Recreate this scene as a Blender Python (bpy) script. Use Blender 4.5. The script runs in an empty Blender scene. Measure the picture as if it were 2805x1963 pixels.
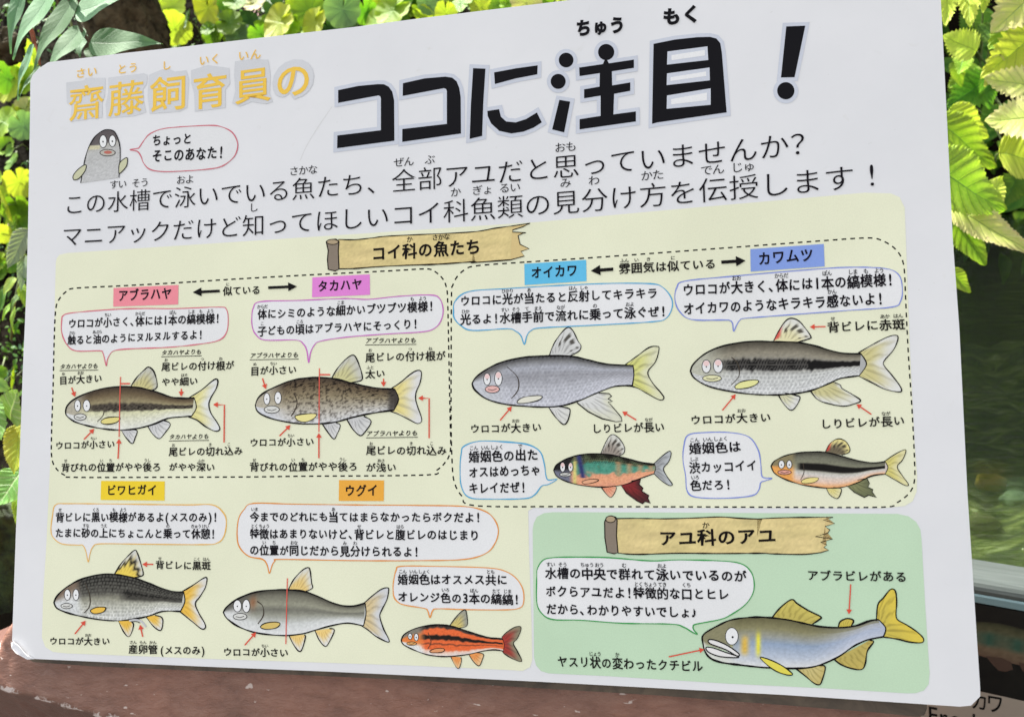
import bpy, math, random
from mathutils import Vector, Matrix, noise
from mathutils.geometry import tessellate_polygon

R = math.radians
scene = bpy.context.scene
COL = scene.collection
random.seed(7)

# ------------------------------------------------------------------ camera
CAM_M = Matrix(((0.9745736, 0.0335745, 0.2215378),
                (0.1856381, 0.4326932, -0.8822217),
                (-0.1254780, 0.9009158, 0.4154586)))
CAM_C = Vector((0.6989486, -0.5434025, 0.5715897))
FPX, CX, CY = 2352.5, 1402.5, 981.5          # focal length and centre in photo pixels (2805 x 1963)
cam_data = bpy.data.cameras.new('camera')
cam_data.sensor_width = 36.0
cam_data.lens = 36.0 * FPX / 2805.0
cam_data.clip_start = 0.01
cam_data.clip_end = 200.0
cam_data.dof.use_dof = True
cam_data.dof.focus_distance = 0.80
cam_data.dof.aperture_fstop = 8.5
cam = bpy.data.objects.new('camera', cam_data)
cam.matrix_world = Matrix.Translation(CAM_C) @ CAM_M.to_4x4()
COL.objects.link(cam)
scene.camera = cam

# ------------------------------------------------------------------ sky, sun, exposure
SUN_EL, SUN_AZ = 48.0, 45.0                   # azimuth measured from -x (left) towards +y (behind the board)
sun_dir = Vector((-math.cos(R(SUN_EL)) * math.cos(R(SUN_AZ)),
                  math.cos(R(SUN_EL)) * math.sin(R(SUN_AZ)), math.sin(R(SUN_EL))))
world = bpy.data.worlds.new('World')
scene.world = world
world.use_nodes = True
wn = world.node_tree
bg = wn.nodes['Background']
sky = wn.nodes.new('ShaderNodeTexSky')
sky.sky_type = 'NISHITA'
sky.sun_disc = False
sky.sun_elevation = R(SUN_EL)
sky.sun_rotation = math.atan2(sun_dir.x, sun_dir.y)
sky.dust_density = 2.5
sky.ozone_density = 1.0
bwn = wn.nodes.new('ShaderNodeRGBToBW'); wn.links.new(sky.outputs[0], bwn.inputs[0])     # thin bright haze over the blue
mxs = wn.nodes.new('ShaderNodeMix'); mxs.data_type = 'RGBA'; mxs.inputs[0].default_value = 0.90
wn.links.new(sky.outputs[0], mxs.inputs[6]); wn.links.new(bwn.outputs[0], mxs.inputs[7])
wn.links.new(mxs.outputs[2], bg.inputs[0])
bg.inputs[1].default_value = 0.15
sd = bpy.data.lights.new('sun', 'SUN')
sd.energy = 4.9
sd.angle = R(0.5)
sd.color = (1.0, 0.955, 0.87)
so = bpy.data.objects.new('sun', sd)
so.rotation_euler = sun_dir.to_track_quat('Z', 'Y').to_euler()
so.location = (-3, 3, 5)
COL.objects.link(so)
scene.view_settings.view_transform = 'Standard'
scene.view_settings.look = 'None'
scene.view_settings.exposure = 1.70
scene.view_settings.gamma = 1.0
scene.cycles.max_bounces = 8
scene.cycles.caustics_refractive = False
scene.cycles.caustics_reflective = False

# ------------------------------------------------------------------ helpers
def ray(px, py):
    return CAM_M @ Vector(((px - CX) / FPX, -(py - CY) / FPX, -1.0))

BU = Vector((1, 0, 0)); BV = Vector((0, 0.5, math.sqrt(3) / 2)); BN = Vector((0, -math.sqrt(3) / 2, 0.5))

def brd(px, py, w=0.0):
    """photo pixel -> (u, v) on the face of the sign"""
    d = ray(px, py)
    k = (w - CAM_C.dot(BN)) / d.dot(BN)
    p = CAM_C + d * k
    return Vector((p.x - 0.45, p.dot(BV)))

def at_plane(px, py, p0, n):
    d = ray(px, py)
    return CAM_C + d * ((p0 - CAM_C).dot(n) / d.dot(n))

def at(px, py, k):
    return CAM_C + ray(px, py) * k

def lin(c):
    c = c / 255.0
    return c / 12.92 if c <= 0.04045 else ((c + 0.055) / 1.055) ** 2.4

WH = [lin(214), lin(214), lin(224)]
def ink(c):
    r_ = [min(0.92, lin(c[i]) * 0.80 / WH[i]) for i in range(3)]
    if max(r_) < 0.06: r_ = [x * 0.45 for x in r_]          # printer's black
    return tuple(r_) + (1.0,)

def tag(o, label=None, cat=None, group=None, kind=None):
    if label: o['label'] = label
    if cat: o['category'] = cat
    if group: o['group'] = group
    if kind: o['kind'] = kind
    return o

def mesh_obj(name, verts, faces, mat, parent=None, cols=None, smooth=False, uvs=None):
    me = bpy.data.meshes.new(name)
    me.from_pydata([tuple(v) for v in verts], [], faces)
    if mat is not None: me.materials.append(mat)
    if cols is not None:
        a = me.color_attributes.new('Col', 'FLOAT_COLOR', 'POINT')
        flat = []
        for c in cols: flat.extend(c)
        a.data.foreach_set('color', flat)
    if uvs is not None:
        l = me.uv_layers.new(name='UVMap')
        for lp in me.loops: l.data[lp.index].uv = uvs[lp.vertex_index]
    if smooth:
        me.polygons.foreach_set('use_smooth', [True] * len(me.polygons))
    me.update()
    o = bpy.data.objects.new(name, me)
    COL.objects.link(o)
    if parent is not None: o.parent = parent
    return o

def empty(name, loc=(0, 0, 0), rot=None):
    o = bpy.data.objects.new(name, None)
    o.location = loc
    if rot: o.rotation_euler = rot
    o.empty_display_size = 0.05
    COL.objects.link(o)
    return o

# ------------------------------------------------------------------ materials
def new_mat(name):
    m = bpy.data.materials.new(name)
    m.use_nodes = True
    nt = m.node_tree
    return m, nt, nt.nodes['Principled BSDF'], nt.nodes['Material Output']

def N(nt, t, **kw):
    n = nt.nodes.new(t)
    for k, v in kw.items():
        if k.startswith('i_'):
            key = k[2:]
            n.inputs[int(key) if key.isdigit() else key].default_value = v
        else: setattr(n, k, v)
    return n

def ramp(nt, fac, stops):
    r = nt.nodes.new('ShaderNodeValToRGB')
    el = r.color_ramp.elements
    while len(el) < len(stops): el.new(0.5)
    for e, (p, c) in zip(el, stops):
        e.position = p
        e.color = c if len(c) == 4 else tuple(c) + (1,)
    nt.links.new(fac, r.inputs[0])
    return r

def math_n(nt, op, a, b=None, clamp=False):
    m = nt.nodes.new('ShaderNodeMath'); m.operation = op; m.use_clamp = clamp
    for i, x in enumerate((a, b)):
        if x is None: continue
        if isinstance(x, (int, float)): m.inputs[i].default_value = x
        else: nt.links.new(x, m.inputs[i])
    return m.outputs[0]

def mixc(nt, fac, a, b, mode='MIX'):
    m = nt.nodes.new('ShaderNodeMix'); m.data_type = 'RGBA'; m.blend_type = mode
    if isinstance(fac, (int, float)): m.inputs[0].default_value = fac
    else: nt.links.new(fac, m.inputs[0])
    for idx, x in ((6, a), (7, b)):
        if isinstance(x, tuple): m.inputs[idx].default_value = x if len(x) == 4 else x + (1,)
        else: nt.links.new(x, m.inputs[idx])
    return m.outputs[2]

def noise_n(nt, vec, scale, detail=4, rough=0.55, dist=0.0):
    n = nt.nodes.new('ShaderNodeTexNoise')
    n.inputs['Scale'].default_value = scale; n.inputs['Detail'].default_value = detail
    n.inputs['Roughness'].default_value = rough; n.inputs['Distortion'].default_value = dist
    if vec is not None: nt.links.new(vec, n.inputs['Vector'])
    return n.outputs['Fac']

def bump(nt, h, strength, dist, bsdf):
    b = nt.nodes.new('ShaderNodeBump'); b.inputs['Strength'].default_value = strength
    b.inputs['Distance'].default_value = dist
    nt.links.new(h, b.inputs['Height']); nt.links.new(b.outputs[0], bsdf.inputs['Normal'])
    return b

def simple_mat(name, c1, c2, scale=20, rough=0.7, bs=0.3, bd=0.004, metal=0.0, detail=6, spec=None, dist=0.0):
    m, nt, bs_, out = new_mat(name)
    tc = N(nt, 'ShaderNodeTexCoord').outputs['Object']
    f = noise_n(nt, tc, scale, detail, 0.6, dist)
    r = ramp(nt, f, [(0.3, c1), (0.7, c2)])
    nt.links.new(r.outputs[0], bs_.inputs['Base Color'])
    bs_.inputs['Roughness'].default_value = rough
    bs_.inputs['Metallic'].default_value = metal
    if spec is not None: bs_.inputs['Specular IOR Level'].default_value = spec
    if bs: bump(nt, f, bs, bd, bs_)
    return m

# printed ink: flat print, colour held per vertex, with paper grain and light wear
INK, nt, b, out = new_mat('printed_ink')
at_ = N(nt, 'ShaderNodeAttribute', attribute_name='Col')
tc = N(nt, 'ShaderNodeTexCoord').outputs['Object']
g = noise_n(nt, tc, 900, 2)
g2 = ramp(nt, g, [(0.3, (0.965, 0.965, 0.965)), (0.7, (1.03, 1.03, 1.03))])
c = mixc(nt, 1.0, at_.outputs['Color'], g2.outputs[0], 'MULTIPLY')
big = noise_n(nt, tc, 9, 4)
st = ramp(nt, big, [(0.35, (0.96, 0.96, 0.955)), (0.65, (1.02, 1.02, 1.02))])
c = mixc(nt, 1.0, c, st.outputs[0], 'MULTIPLY')
nt.links.new(c, b.inputs['Base Color'])
b.inputs['Roughness'].default_value = 0.5
b.inputs['Specular IOR Level'].default_value = 0.06

# laminated paper face of the panel
PAPER, nt, b, out = new_mat('laminated_white_paper')
tc = N(nt, 'ShaderNodeTexCoord').outputs['Object']
n1 = noise_n(nt, tc, 5, 5, 0.6)
n2 = noise_n(nt, tc, 55, 3, 0.6, 1.5)
r1 = ramp(nt, n1, [(0.3, (0.755, 0.757, 0.768)), (0.7, (0.82, 0.817, 0.822))])
r2 = ramp(nt, n2, [(0.66, (1, 1, 1)), (0.86, (0.93, 0.925, 0.90))])
c = mixc(nt, 1.0, r1.outputs[0], r2.outputs[0], 'MULTIPLY')
n3 = noise_n(nt, tc, 420, 1, 0.5)
r3 = ramp(nt, n3, [(0.80, (1, 1, 1)), (0.84, (0.75, 0.75, 0.72))])
c = mixc(nt, 1.0, c, r3.outputs[0], 'MULTIPLY')
nt.links.new(c, b.inputs['Base Color'])
b.inputs['Roughness'].default_value = 0.42
b.inputs['Specular IOR Level'].default_value = 0.3
w = noise_n(nt, tc, 14, 3)
bump(nt, w, 0.15, 0.004, b)

FOAM = simple_mat('foam_board_edge', (0.55, 0.42, 0.33), (0.72, 0.66, 0.6), 80, 0.8, 0.4, 0.001)
SCRATCH = simple_mat('raw_paper', (0.80, 0.80, 0.82), (0.88, 0.88, 0.9), 90, 0.8, 0.4, 0.001)

# ------------------------------------------------------------------ 2D print toolkit (photo pixel space -> sign plane)
CROPS = {'A': (0, 0, 2.4351), 'B': (900, 0, 2.4351), 'C': (1800, 0, 2.2846), 'D': (100, 640, 2.3629),
         'E': (650, 640, 2.3631), 'F': (1200, 640, 2.1143), 'G': (1800, 640, 2.1144), 'H': (0, 1280, 2.3529),
         'I': (550, 1280, 2.3527), 'J': (1400, 1350, 2.6213), 'K': (2000, 1350, 2.6211), 'L': (0, 0, 0.81854),
         'S': (0, 0, 1.0)}

def P(crop, x, y=None):
    if y is None: x, y = x[0], x[1]
    x0, y0, s = CROPS[crop]
    return (x0 + x / s, y0 + y / s)

def PL(crop, pts):
    r = []
    for q in pts:
        if isinstance(q[0], str): r.append(P(q[0], q[1], q[2]))
        else: r.append(P(crop, q[0], q[1]))
    return r

def smooth(pts, closed=False, n=5):
    out = []
    L = len(pts)
    rng = range(L if closed else L - 1)
    for i in rng:
        if closed: p0, p1, p2, p3 = pts[(i - 1) % L], pts[i], pts[(i + 1) % L], pts[(i + 2) % L]
        else: p0, p1, p2, p3 = pts[max(i - 1, 0)], pts[i], pts[i + 1], pts[min(i + 2, L - 1)]
        for j in range(n):
            t = j / n
            q = []
            for a in range(2):
                q.append(0.5 * (2 * p1[a] + (p2[a] - p0[a]) * t + (2 * p0[a] - 5 * p1[a] + 4 * p2[a] - p3[a]) * t * t
                                + (3 * p1[a] - p0[a] - 3 * p2[a] + p3[a]) * t ** 3))
            out.append(tuple(q))
    if not closed: out.append(pts[-1])
    return out

def resample(pts, n):
    d = [0]
    for a, b_ in zip(pts, pts[1:]): d.append(d[-1] + math.hypot(b_[0] - a[0], b_[1] - a[1]))
    out = []; j = 0
    for i in range(n):
        t = d[-1] * i / (n - 1)
        while j < len(d) - 2 and d[j + 1] < t: j += 1
        f = (t - d[j]) / max(d[j + 1] - d[j], 1e-9)
        out.append((pts[j][0] + (pts[j + 1][0] - pts[j][0]) * f, pts[j][1] + (pts[j + 1][1] - pts[j][1]) * f))
    return out

LAY = 0.00012
class Print:
    """flat print built in photo-pixel space, laid on the sign face at a layer"""
    def __init__(s): s.v = []; s.f = []; s.c = []
    def _add(s, pts, faces, cols, lay):
        o = len(s.v)
        for (x, y) in pts:
            q = brd(x, y); s.v.append((q.x, q.y, lay * LAY))
        s.f += [tuple(o + i for i in f) for f in faces]
        s.c += cols
    def fill(s, pts, col, lay):
        tri = tessellate_polygon([[Vector((p[0], p[1], 0)) for p in pts]])
        s._add(pts, [tuple(reversed(t)) for t in tri], [ink(col)] * len(pts), lay)
        return s
    def line(s, pts, wd, col, lay, closed=False, vary=0.0):
        pts = [p for i, p in enumerate(pts) if i == 0 or math.hypot(p[0] - pts[i - 1][0], p[1] - pts[i - 1][1]) > 0.3]
        n = len(pts)
        if n < 2: return s
        vs = []
        for i, p in enumerate(pts):
            a = pts[(i - 1) % n] if (closed or i > 0) else p
            b_ = pts[(i + 1) % n] if (closed or i < n - 1) else p
            tx, ty = b_[0] - a[0], b_[1] - a[1]
            l = math.hypot(tx, ty) or 1
            w_ = wd * 0.5 * (1 + vary * noise.noise(Vector((p[0] * 0.035, p[1] * 0.035, 3.1))) * 2)
            nx, ny = -ty / l * w_, tx / l * w_
            vs += [(p[0] + nx, p[1] + ny), (p[0] - nx, p[1] - ny)]
        fs = [(2 * i, 2 * i + 2, 2 * i + 3, 2 * i + 1) for i in range(n - 1)]
        if closed: fs.append((2 * n - 2, 0, 1, 2 * n - 1))
        s._add(vs, fs, [ink(col)] * len(vs), lay)
        return s
    def ellipse(s, cx, cy, rx, ry, col, lay, n=20, rot=0.0):
        pts = []
        for i in range(n):
            a = 2 * math.pi * i / n
            x, y = rx * math.cos(a), ry * math.sin(a)
            pts.append((cx + x * math.cos(rot) - y * math.sin(rot), cy + x * math.sin(rot) + y * math.cos(rot)))
        s._add(pts, [tuple(range(n))[::-1]], [ink(col)] * n, lay)
        return s
    def grid(s, top, bot, n, m, fn, lay):
        top = resample(top, n); bot = resample(bot, n)
        vs = []; cs = []
        for i in range(n):
            for j in range(m):
                t = j / (m - 1)
                vs.append((bot[i][0] + (top[i][0] - bot[i][0]) * t, bot[i][1] + (top[i][1] - bot[i][1]) * t))
                cs.append(ink(fn(i / (n - 1), t)))
        fs = [(i * m + j, (i + 1) * m + j, (i + 1) * m + j + 1, i * m + j + 1) for i in range(n - 1) for j in range(m - 1)]
        s._add(vs, fs, cs, lay)
        return s
    def dashed(s, pts, wd, dash, gap, col, lay):
        d = 0.0; on = True; cur = [pts[0]]; need = dash
        for a, b_ in zip(pts, pts[1:]):
            L = math.hypot(b_[0] - a[0], b_[1] - a[1]); pos = 0.0
            while L - pos > need:
                pos += need
                q = (a[0] + (b_[0] - a[0]) * pos / L, a[1] + (b_[1] - a[1]) * pos / L)
                if on:
                    cur.append(q); s.line(cur, wd, col, lay)
                    need = gap
                else:
                    cur = [q]; need = dash
                on = not on
            need -= L - pos
            if on: cur.append(b_)
        return s
    def build(s, name, parent, label=None):
        o = mesh_obj(name, s.v, s.f, INK, parent, s.c)
        if label: o['label'] = label
        return o

# glyphs from the built-in face
_gl = {}; got = {}
def glyph(ch, off):
    k = (ch, off)
    if k not in _gl and abs(off) > 0.003:        # thicken or thin step by step, stop before the outline folds over
        def area(g): return sum(abs((g[0][f[1]][0] - g[0][f[0]][0]) * (g[0][f[2]][1] - g[0][f[0]][1]) - (g[0][f[2]][0] - g[0][f[0]][0]) * (g[0][f[1]][1] - g[0][f[0]][1])) for f in g[1]) / 2
        n_ = max(2, int(round(abs(off) / 0.003))); best = raw_glyph(ch, 0.0); a0 = area(best); d0 = None
        for i in range(1, 0 if ch in '姻婚' else n_ + 1):
            g_ = raw_glyph(ch, off * i / n_); a1 = area(g_); d = (a1 - a0) * (1 if off > 0 else -1)
            if d0 is None: d0 = dp = max(d, 1e-6)
            if d < 0.72 * dp or d > 1.35 * dp or d < 0.5 * d0 or d > 1.7 * d0: break
            best = g_; a0 = a1; dp = d; got[k] = abs(off) * i / n_
        _gl[k] = best
    if k not in _gl: _gl[k] = raw_glyph(ch, off)
    return _gl[k]
def raw_glyph(ch, off):
    k = ('raw', ch, round(off, 5))
    if k not in _gl:
        cu = bpy.data.curves.new('glyph', 'FONT'); cu.body = ch; cu.offset = off; cu.resolution_u = 4
        ob = bpy.data.objects.new('glyph', cu); COL.objects.link(ob)
        me = bpy.data.meshes.new_from_object(ob)
        _gl[k] = ([(v.co.x, v.co.y) for v in me.vertices], [tuple(p.vertices) for p in me.polygons])
        bpy.data.meshes.remove(me); bpy.data.objects.remove(ob); bpy.data.curves.remove(cu)
    return _gl[k]

HALF = {'！': 0.62, '(': 0.5, ')': 0.5, '、': 0.62, '1': 0.6, '3': 0.62, '♪': 0.8}
def parse(s):
    out = []; i = 0
    while i < len(s):
        ch = s[i]; ruby = None
        if i + 1 < len(s) and s[i + 1] == '[':
            j = s.index(']', i); ruby = s[i + 2:j]; i = j
        out.append((ch, ruby)); i += 1
    return out

def text(parent, s, crop, p0, p1, h, col=(38, 34, 40), off=0.02, pm=None, lay=5, full=False, jitter=1.0,
         rubyoff=0.012, ruby_scale=0.40, name='lettering', label=None, to_uv=None, rgap=0.0, shear=0.0):
    to_uv = to_uv or brd
    a = PL(crop, [p0])[0]; b_ = PL(crop, [p1])[0]
    hp = h / CROPS[crop][2] if not isinstance(crop, tuple) else h
    A = to_uv(*a); B_ = to_uv(*b_)
    mid = ((a[0] + b_[0]) / 2, (a[1] + b_[1]) / 2)
    H = (to_uv(mid[0], mid[1] - hp) - to_uv(*mid)).length
    ex = (B_ - A); L = ex.length; ex = ex / L; ey = Vector((-ex.y, ex.x))
    sag = 0.0
    if pm is not None:
        M_ = to_uv(*PL(crop, [pm])[0]); sag = (M_ - A).dot(ey)
    toks = parse(s)
    rnd = random.Random(len(s) * 31 + int(a[0]) * 7 + int(a[1]))
    adv = [1.0 if full else HALF.get(c_, 1.0) for c_, _ in toks]
    tot = sum(adv)
    sx = L / (tot - 0.09); sy = H / 0.93
    V = []; F = []
    def put(ch, x0, y0, kx, ky, o_, rot=0.0, xc=0.5, _dx=0, _dy=0, _dl=0.0):
        gv, gf = glyph(ch, o_)
        base = len(V)
        cr, sr = math.cos(rot), math.sin(rot)
        for (x, y) in gv:
            X = (x - xc) * kx; Y = (y - 0.38) * ky
            X, Y = X * cr - Y * sr + _dx * kx, X * sr + Y * cr + _dy * ky
            X += shear * Y
            X = X + x0 + xc * kx; Y = Y + y0 + 0.38 * ky
            t = min(max(X / L, 0), 1)
            q = A + ex * X + ey * (Y + 0.085 * sy + sag * 4 * t * (1 - t))
            V.append((q.x, q.y, (lay + _dl) * LAY))
        F.extend(tuple(base + i for i in f) for f in gf)
        if _dx == 0 and o_ > 0.008:
            lack = o_ - got.get((ch, o_), 0.0)
            if lack > 0.006:            # outlines too tight to thicken: strike the character again, shifted by the missing weight
                for n_, (sx_, sy_) in enumerate(((1, .6), (-1, -.6), (.6, -1), (-.6, 1))):
                    put(ch, x0, y0, kx, ky, o_, rot, xc, sx_ * lack * 0.75, sy_ * lack * 0.75, 0.16 * (n_ + 1))
    x = -0.045
    for (ch, ruby), ad in zip(toks, adv):
        if ch != ' ':
            ks = 1.0 + (rnd.random() - 0.5) * 0.06 * jitter
            if not full and '\u3040' <= ch <= '\u30ff': ks *= 0.93
            c2 = '!' if ch == '！' else ch
            if c2 in '!()13':
                gw = [v[0] for v in glyph(c2, off)[0]]
                xo = (ad - (max(gw) + min(gw))) / 2
                put(c2, (x + xo) * sx, (rnd.random() - 0.5) * 0.03 * jitter * sy, sx, sy * 1.12, off, 0)
            else:
                xx = x if ch != '、' else x + 0.02
                dx = (1 - ks) / 2
                put(c2, (xx + dx) * sx, ((1 - ks) / 2 + (rnd.random() - 0.5) * 0.04 * jitter) * sy, sx * ks, sy * ks, off,
                    (rnd.random() - 0.5) * 0.07 * jitter)
        if ruby:
            k = ruby_scale; n_ = len(ruby)
            pitch = min(k * 0.92, 1.25 / n_)
            cxr = x + ad / 2
            for i, rc in enumerate(ruby):
                small = rc in 'ょゅゃっ'
                put(rc, (cxr + (i - n_ / 2) * pitch - (k - pitch) / 2) * sx, (0.93 + rgap) * sy, k * sx, k * sy, rubyoff)
        x += ad
    o = mesh_obj(name, V, F, INK, parent, [ink(col)] * len(V))
    if label: o['label'] = label
    return o

# ------------------------------------------------------------------ THE SIGN
sign = empty('information_sign', (0.45, 0, 0), (R(60), 0, 0))
tag(sign, 'white printed information board with cartoon fish drawings and Japanese lettering leaning on the brown stand', 'sign')

outline = [(33, 1752), (37, 1640), (44, 1444), (54, 1248), (62, 1024), (72, 800), (76, 660), (82, 330), (83, 224), (89, 206),
           (106, 188), (132, 171), (348, 145), (488, 130), (800, 94), (974, 74), (1148, 51), (1323, 29.6), (1566, 0),
           (2000, -58), (2350, -106), (2538, -131), (2560, -122), (2572, -95), (2577, 0), (2585, 150), (2594, 328),
           (2610, 657), (2628, 900), (2650, 1350), (2670, 1655), (2685, 1884), (2685, 1906), (2660, 1931), (2629, 1934),
           (2150, 1902), (1480, 1866), (1400, 1862), (900, 1838), (550, 1824), (392, 1817), (85, 1803), (60, 1786), (40, 1772)]
ouv = [brd(*p) for p in outline]
TH = 0.005
def slab_from(pts, z0, z1):
    n = len(pts)
    v = [(p[0], p[1], z1) for p in pts] + [(p[0], p[1], z0) for p in pts]
    tri = tessellate_polygon([[Vector((p[0], p[1], 0)) for p in pts]])
    def ccw(t):
        a, b_, c_ = (Vector(pts[i][:2]) for i in t)
        return t if (b_ - a).cross(c_ - a) > 0 else tuple(reversed(t))
    f = [tuple(ccw(t)) for t in tri]
    f += [tuple(n + i for i in reversed(t)) for t in list(f)]
    side = []
    area = sum(pts[i][0] * pts[(i + 1) % n][1] - pts[(i + 1) % n][0] * pts[i][1] for i in range(n))
    for i in range(n):
        j = (i + 1) % n
        side.append((i, n + i, n + j, j) if area > 0 else (j, n + j, n + i, i))
    return v, f, side
v, f, side = slab_from([tuple(p) for p in ouv], -TH, 0)
panel = mesh_obj('panel', v, f + side, PAPER, sign)
panel.data.materials.append(FOAM)
for i in range(len(f), len(f) + len(side)): panel.data.polygons[i].material_index = 1
tag(panel, 'white laminated foam board panel with clipped corners')

# peeled paper along the two worn lower corners
def flap(pts, lift):
    V = []; n = len(pts)
    for i, (x, y) in enumerate(pts):
        q = brd(x, y); V.append((q.x, q.y, 0.0006 + lift[i]))
    V2 = [(a, b_, c_ - 0.0006) for a, b_, c_ in V]
    F = [tuple(range(n)), tuple(range(2 * n - 1, n - 1, -1))] + [(i, n + i, n + (i + 1) % n, (i + 1) % n) for i in range(n)]
    return mesh_obj('peeled_corner', V + V2, F, SCRATCH, sign)
flap([(33, 1758), (42, 1755), (60, 1768), (78, 1792), (96, 1803), (78, 1804), (52, 1786), (37, 1772)],
     [.001, .002, .003, .002, .0005, .001, .003, .002])
0 and flap([(2688, 1884), (2690, 1900), (2668, 1926), (2640, 1934), (2655, 1920), (2672, 1902)], [.0005, .002, .003, .001, .001, .001])

# coloured fields
YEL = (220, 221, 203); GRN = (184, 208, 187); WHITE = (219, 219, 229)
fy = PL('S', [(153, 722), (155, 708), (163, 698), (185, 693), (565, 668), (1475, 608), (1800, 578), (2369, 528), (2440, 530),
              (2464, 540), (2478, 569), (2483, 700), (2493, 971), (2505, 1207), (2512, 1302), (2511, 1345), (2500, 1372),
              (2478, 1385), (2420, 1391), (1460, 1390), (1447, 1398), (1449, 1500), (1456, 1700), (1458, 1806), (1452, 1826),
              (1432, 1836), (1400, 1834), (1145, 1822), (595, 1804), (180, 1788), (145, 1784), (124, 1770), (115, 1745),
              (118, 1640), (127, 1492), (138, 1260), (146, 1000)])
Print().fill(fy, YEL, 1).build('colour_field', sign, 'pale yellow printed field of the board')
fg = PL('J', [(155, 260), (163, 215), (185, 170), (235, 143), (300, 136), (1000, 138), (1573, 141), ('K', 1200, 148), ('K', 1280, 165),
              ('K', 1335, 205), ('K', 1365, 260), ('K', 1374, 330), ('K', 1400, 800), ('K', 1432, 1290), ('K', 1425, 1370),
              ('K', 1390, 1415), ('K', 1330, 1434), ('K', 1270, 1435), ('K', 700, 1400), ('K', 0, 1366), (700, 1312), (270, 1292),
              (215, 1275), (180, 1235), (165, 1180), (160, 700)])
Print().fill(fg, GRN, 1).build('colour_field', sign, 'pale green printed field at lower right of the board')

# dashed frames
BLK = (34, 32, 34)
pl = PL('D', [(1000, 312), (900, 318), (560, 337), (260, 352), (200, 370), (150, 420), (125, 490), (115, 700), (108, 1000), (98, 1300),
              (100, 1450), (130, 1520), (185, 1562), (250, 1575), (900, 1574), (1400, 1572), ('E', 400, 1568), ('E', 1220, 1560),
              ('E', 1290, 1530), ('E', 1345, 1480), ('E', 1380, 1400), ('E', 1378, 1200), ('E', 1370, 800), ('E', 1362, 430),
              ('E', 1352, 340), ('E', 1325, 285), ('E', 1270, 240), ('E', 1210, 228), ('E', 1000, 240), ('E', 500, 265), ('E', 0, 293),
              (1000, 312)])
Print().dashed(smooth(pl, False, 4), 3.8, 12, 9.5, BLK, 2).build('dashed_frame', sign)
pl = PL('F', [(500, 165), (230, 185), (160, 205), (110, 250), (85, 300), (78, 350), (76, 700), (76, 1100), (82, 1330), (95, 1440),
              (140, 1520), (220, 1574), (800, 1578), (1480, 1580), ('G', 700, 1582), ('G', 1300, 1582), ('G', 1390, 1555), ('G', 1460, 1500),
              ('G', 1490, 1430), ('G', 1490, 1300), ('G', 1475, 1000), ('G', 1455, 700), ('G', 1440, 400), ('G', 1432, 220),
              ('G', 1415, 140), ('G', 1370, 80), ('G', 1290, 35), ('G', 1210, 25), ('G', 1000, 38), ('G', 540, 72), ('G', 0, 112),
              (880, 140), (500, 165)])
Print().dashed(smooth(pl, False, 4), 3.8, 13, 11, BLK, 2).build('dashed_frame', sign)

# ---- big black heading with pale outlines
HEAD = (36, 35, 42); HALO = (191, 195, 214)
def offset_poly(pts, d):
    n = len(pts); area = sum(pts[i][0] * pts[(i + 1) % n][1] - pts[(i + 1) % n][0] * pts[i][1] for i in range(n))
    sg = 1 if area > 0 else -1
    out = []
    for i in range(n):
        p0, p1, p2 = pts[i - 1], pts[i], pts[(i + 1) % n]
        def nrm(a, b_):
            x, y = b_[0] - a[0], b_[1] - a[1]; l = math.hypot(x, y) or 1
            return (y / l * sg, -x / l * sg)
        a, b_ = nrm(p0, p1), nrm(p1, p2)
        mx, my = a[0] + b_[0], a[1] + b_[1]; l = math.hypot(mx, my) or 1; mx /= l; my /= l
        k = min(d / max(mx * a[0] + my * a[1], 0.35), d * 1.5)
        out.append((p1[0] + mx * k, p1[1] + my * k))
    return out
def circ(cx, cy, r, n=24, ry=None):
    return [(cx + r * math.cos(2 * math.pi * i / n), cy + (ry or r) * math.sin(2 * math.pi * i / n)) for i in range(n)]
heads = [
 ('B', [[(65, 603), (200, 575), (330, 563), (370, 564), (402, 580), (425, 612), (438, 670), (440, 940), (58, 990), (60, 905), (350, 870), (350, 660), (346, 645), (335, 638), (65, 688)]]),
 ('B', [[(497, 557), (640, 525), (780, 513), (825, 520), (855, 545), (873, 590), (882, 650), (884, 892), (492, 948), (493, 862), (790, 828), (790, 610), (785, 596), (770, 590), (495, 642)]]),
 ('B', [[(965, 457), (1047, 460), (1032, 700), (1025, 908), (942, 928), (950, 700)], [(1105, 485), (1250, 458), (1395, 438), (1393, 498), (1250, 525), (1110, 563)],
        [(1060, 742), (1138, 730), (1150, 780), (1185, 812), (1250, 818), (1320, 795), (1390, 752), (1423, 818), (1370, 852), (1300, 880), (1220, 892), (1140, 875), (1085, 825), (1062, 775)]]),
 ('B', [circ(1585, 403, 49), circ(1532, 545, 50), [(1540, 668), (1612, 680), (1572, 885), (1492, 865)], circ(1852, 350, 54),
        [(1672, 453), (1830, 430), (1850, 385), (1870, 425), (2037, 400), (2037, 455), (1890, 478), (1892, 572), (2013, 552), (2013, 608), (1905, 628),
         (1900, 765), (2050, 745), (2050, 812), (1675, 865), (1675, 797), (1815, 775), (1815, 640), (1705, 658), (1705, 598), (1808, 580), (1810, 490), (1675, 510)]]),
 ('B', [[(2168, 295), ('C', 110, 250), ('C', 250, 235), ('C', 330, 233), ('C', 370, 243), ('C', 395, 272), ('C', 405, 330), ('C', 435, 705), ('C', 0, 768), (2158, 828)]]),
 ('C', [[(808, 168), (927, 163), (860, 485), (775, 487)], circ(805, 570, 54)])]
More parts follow.
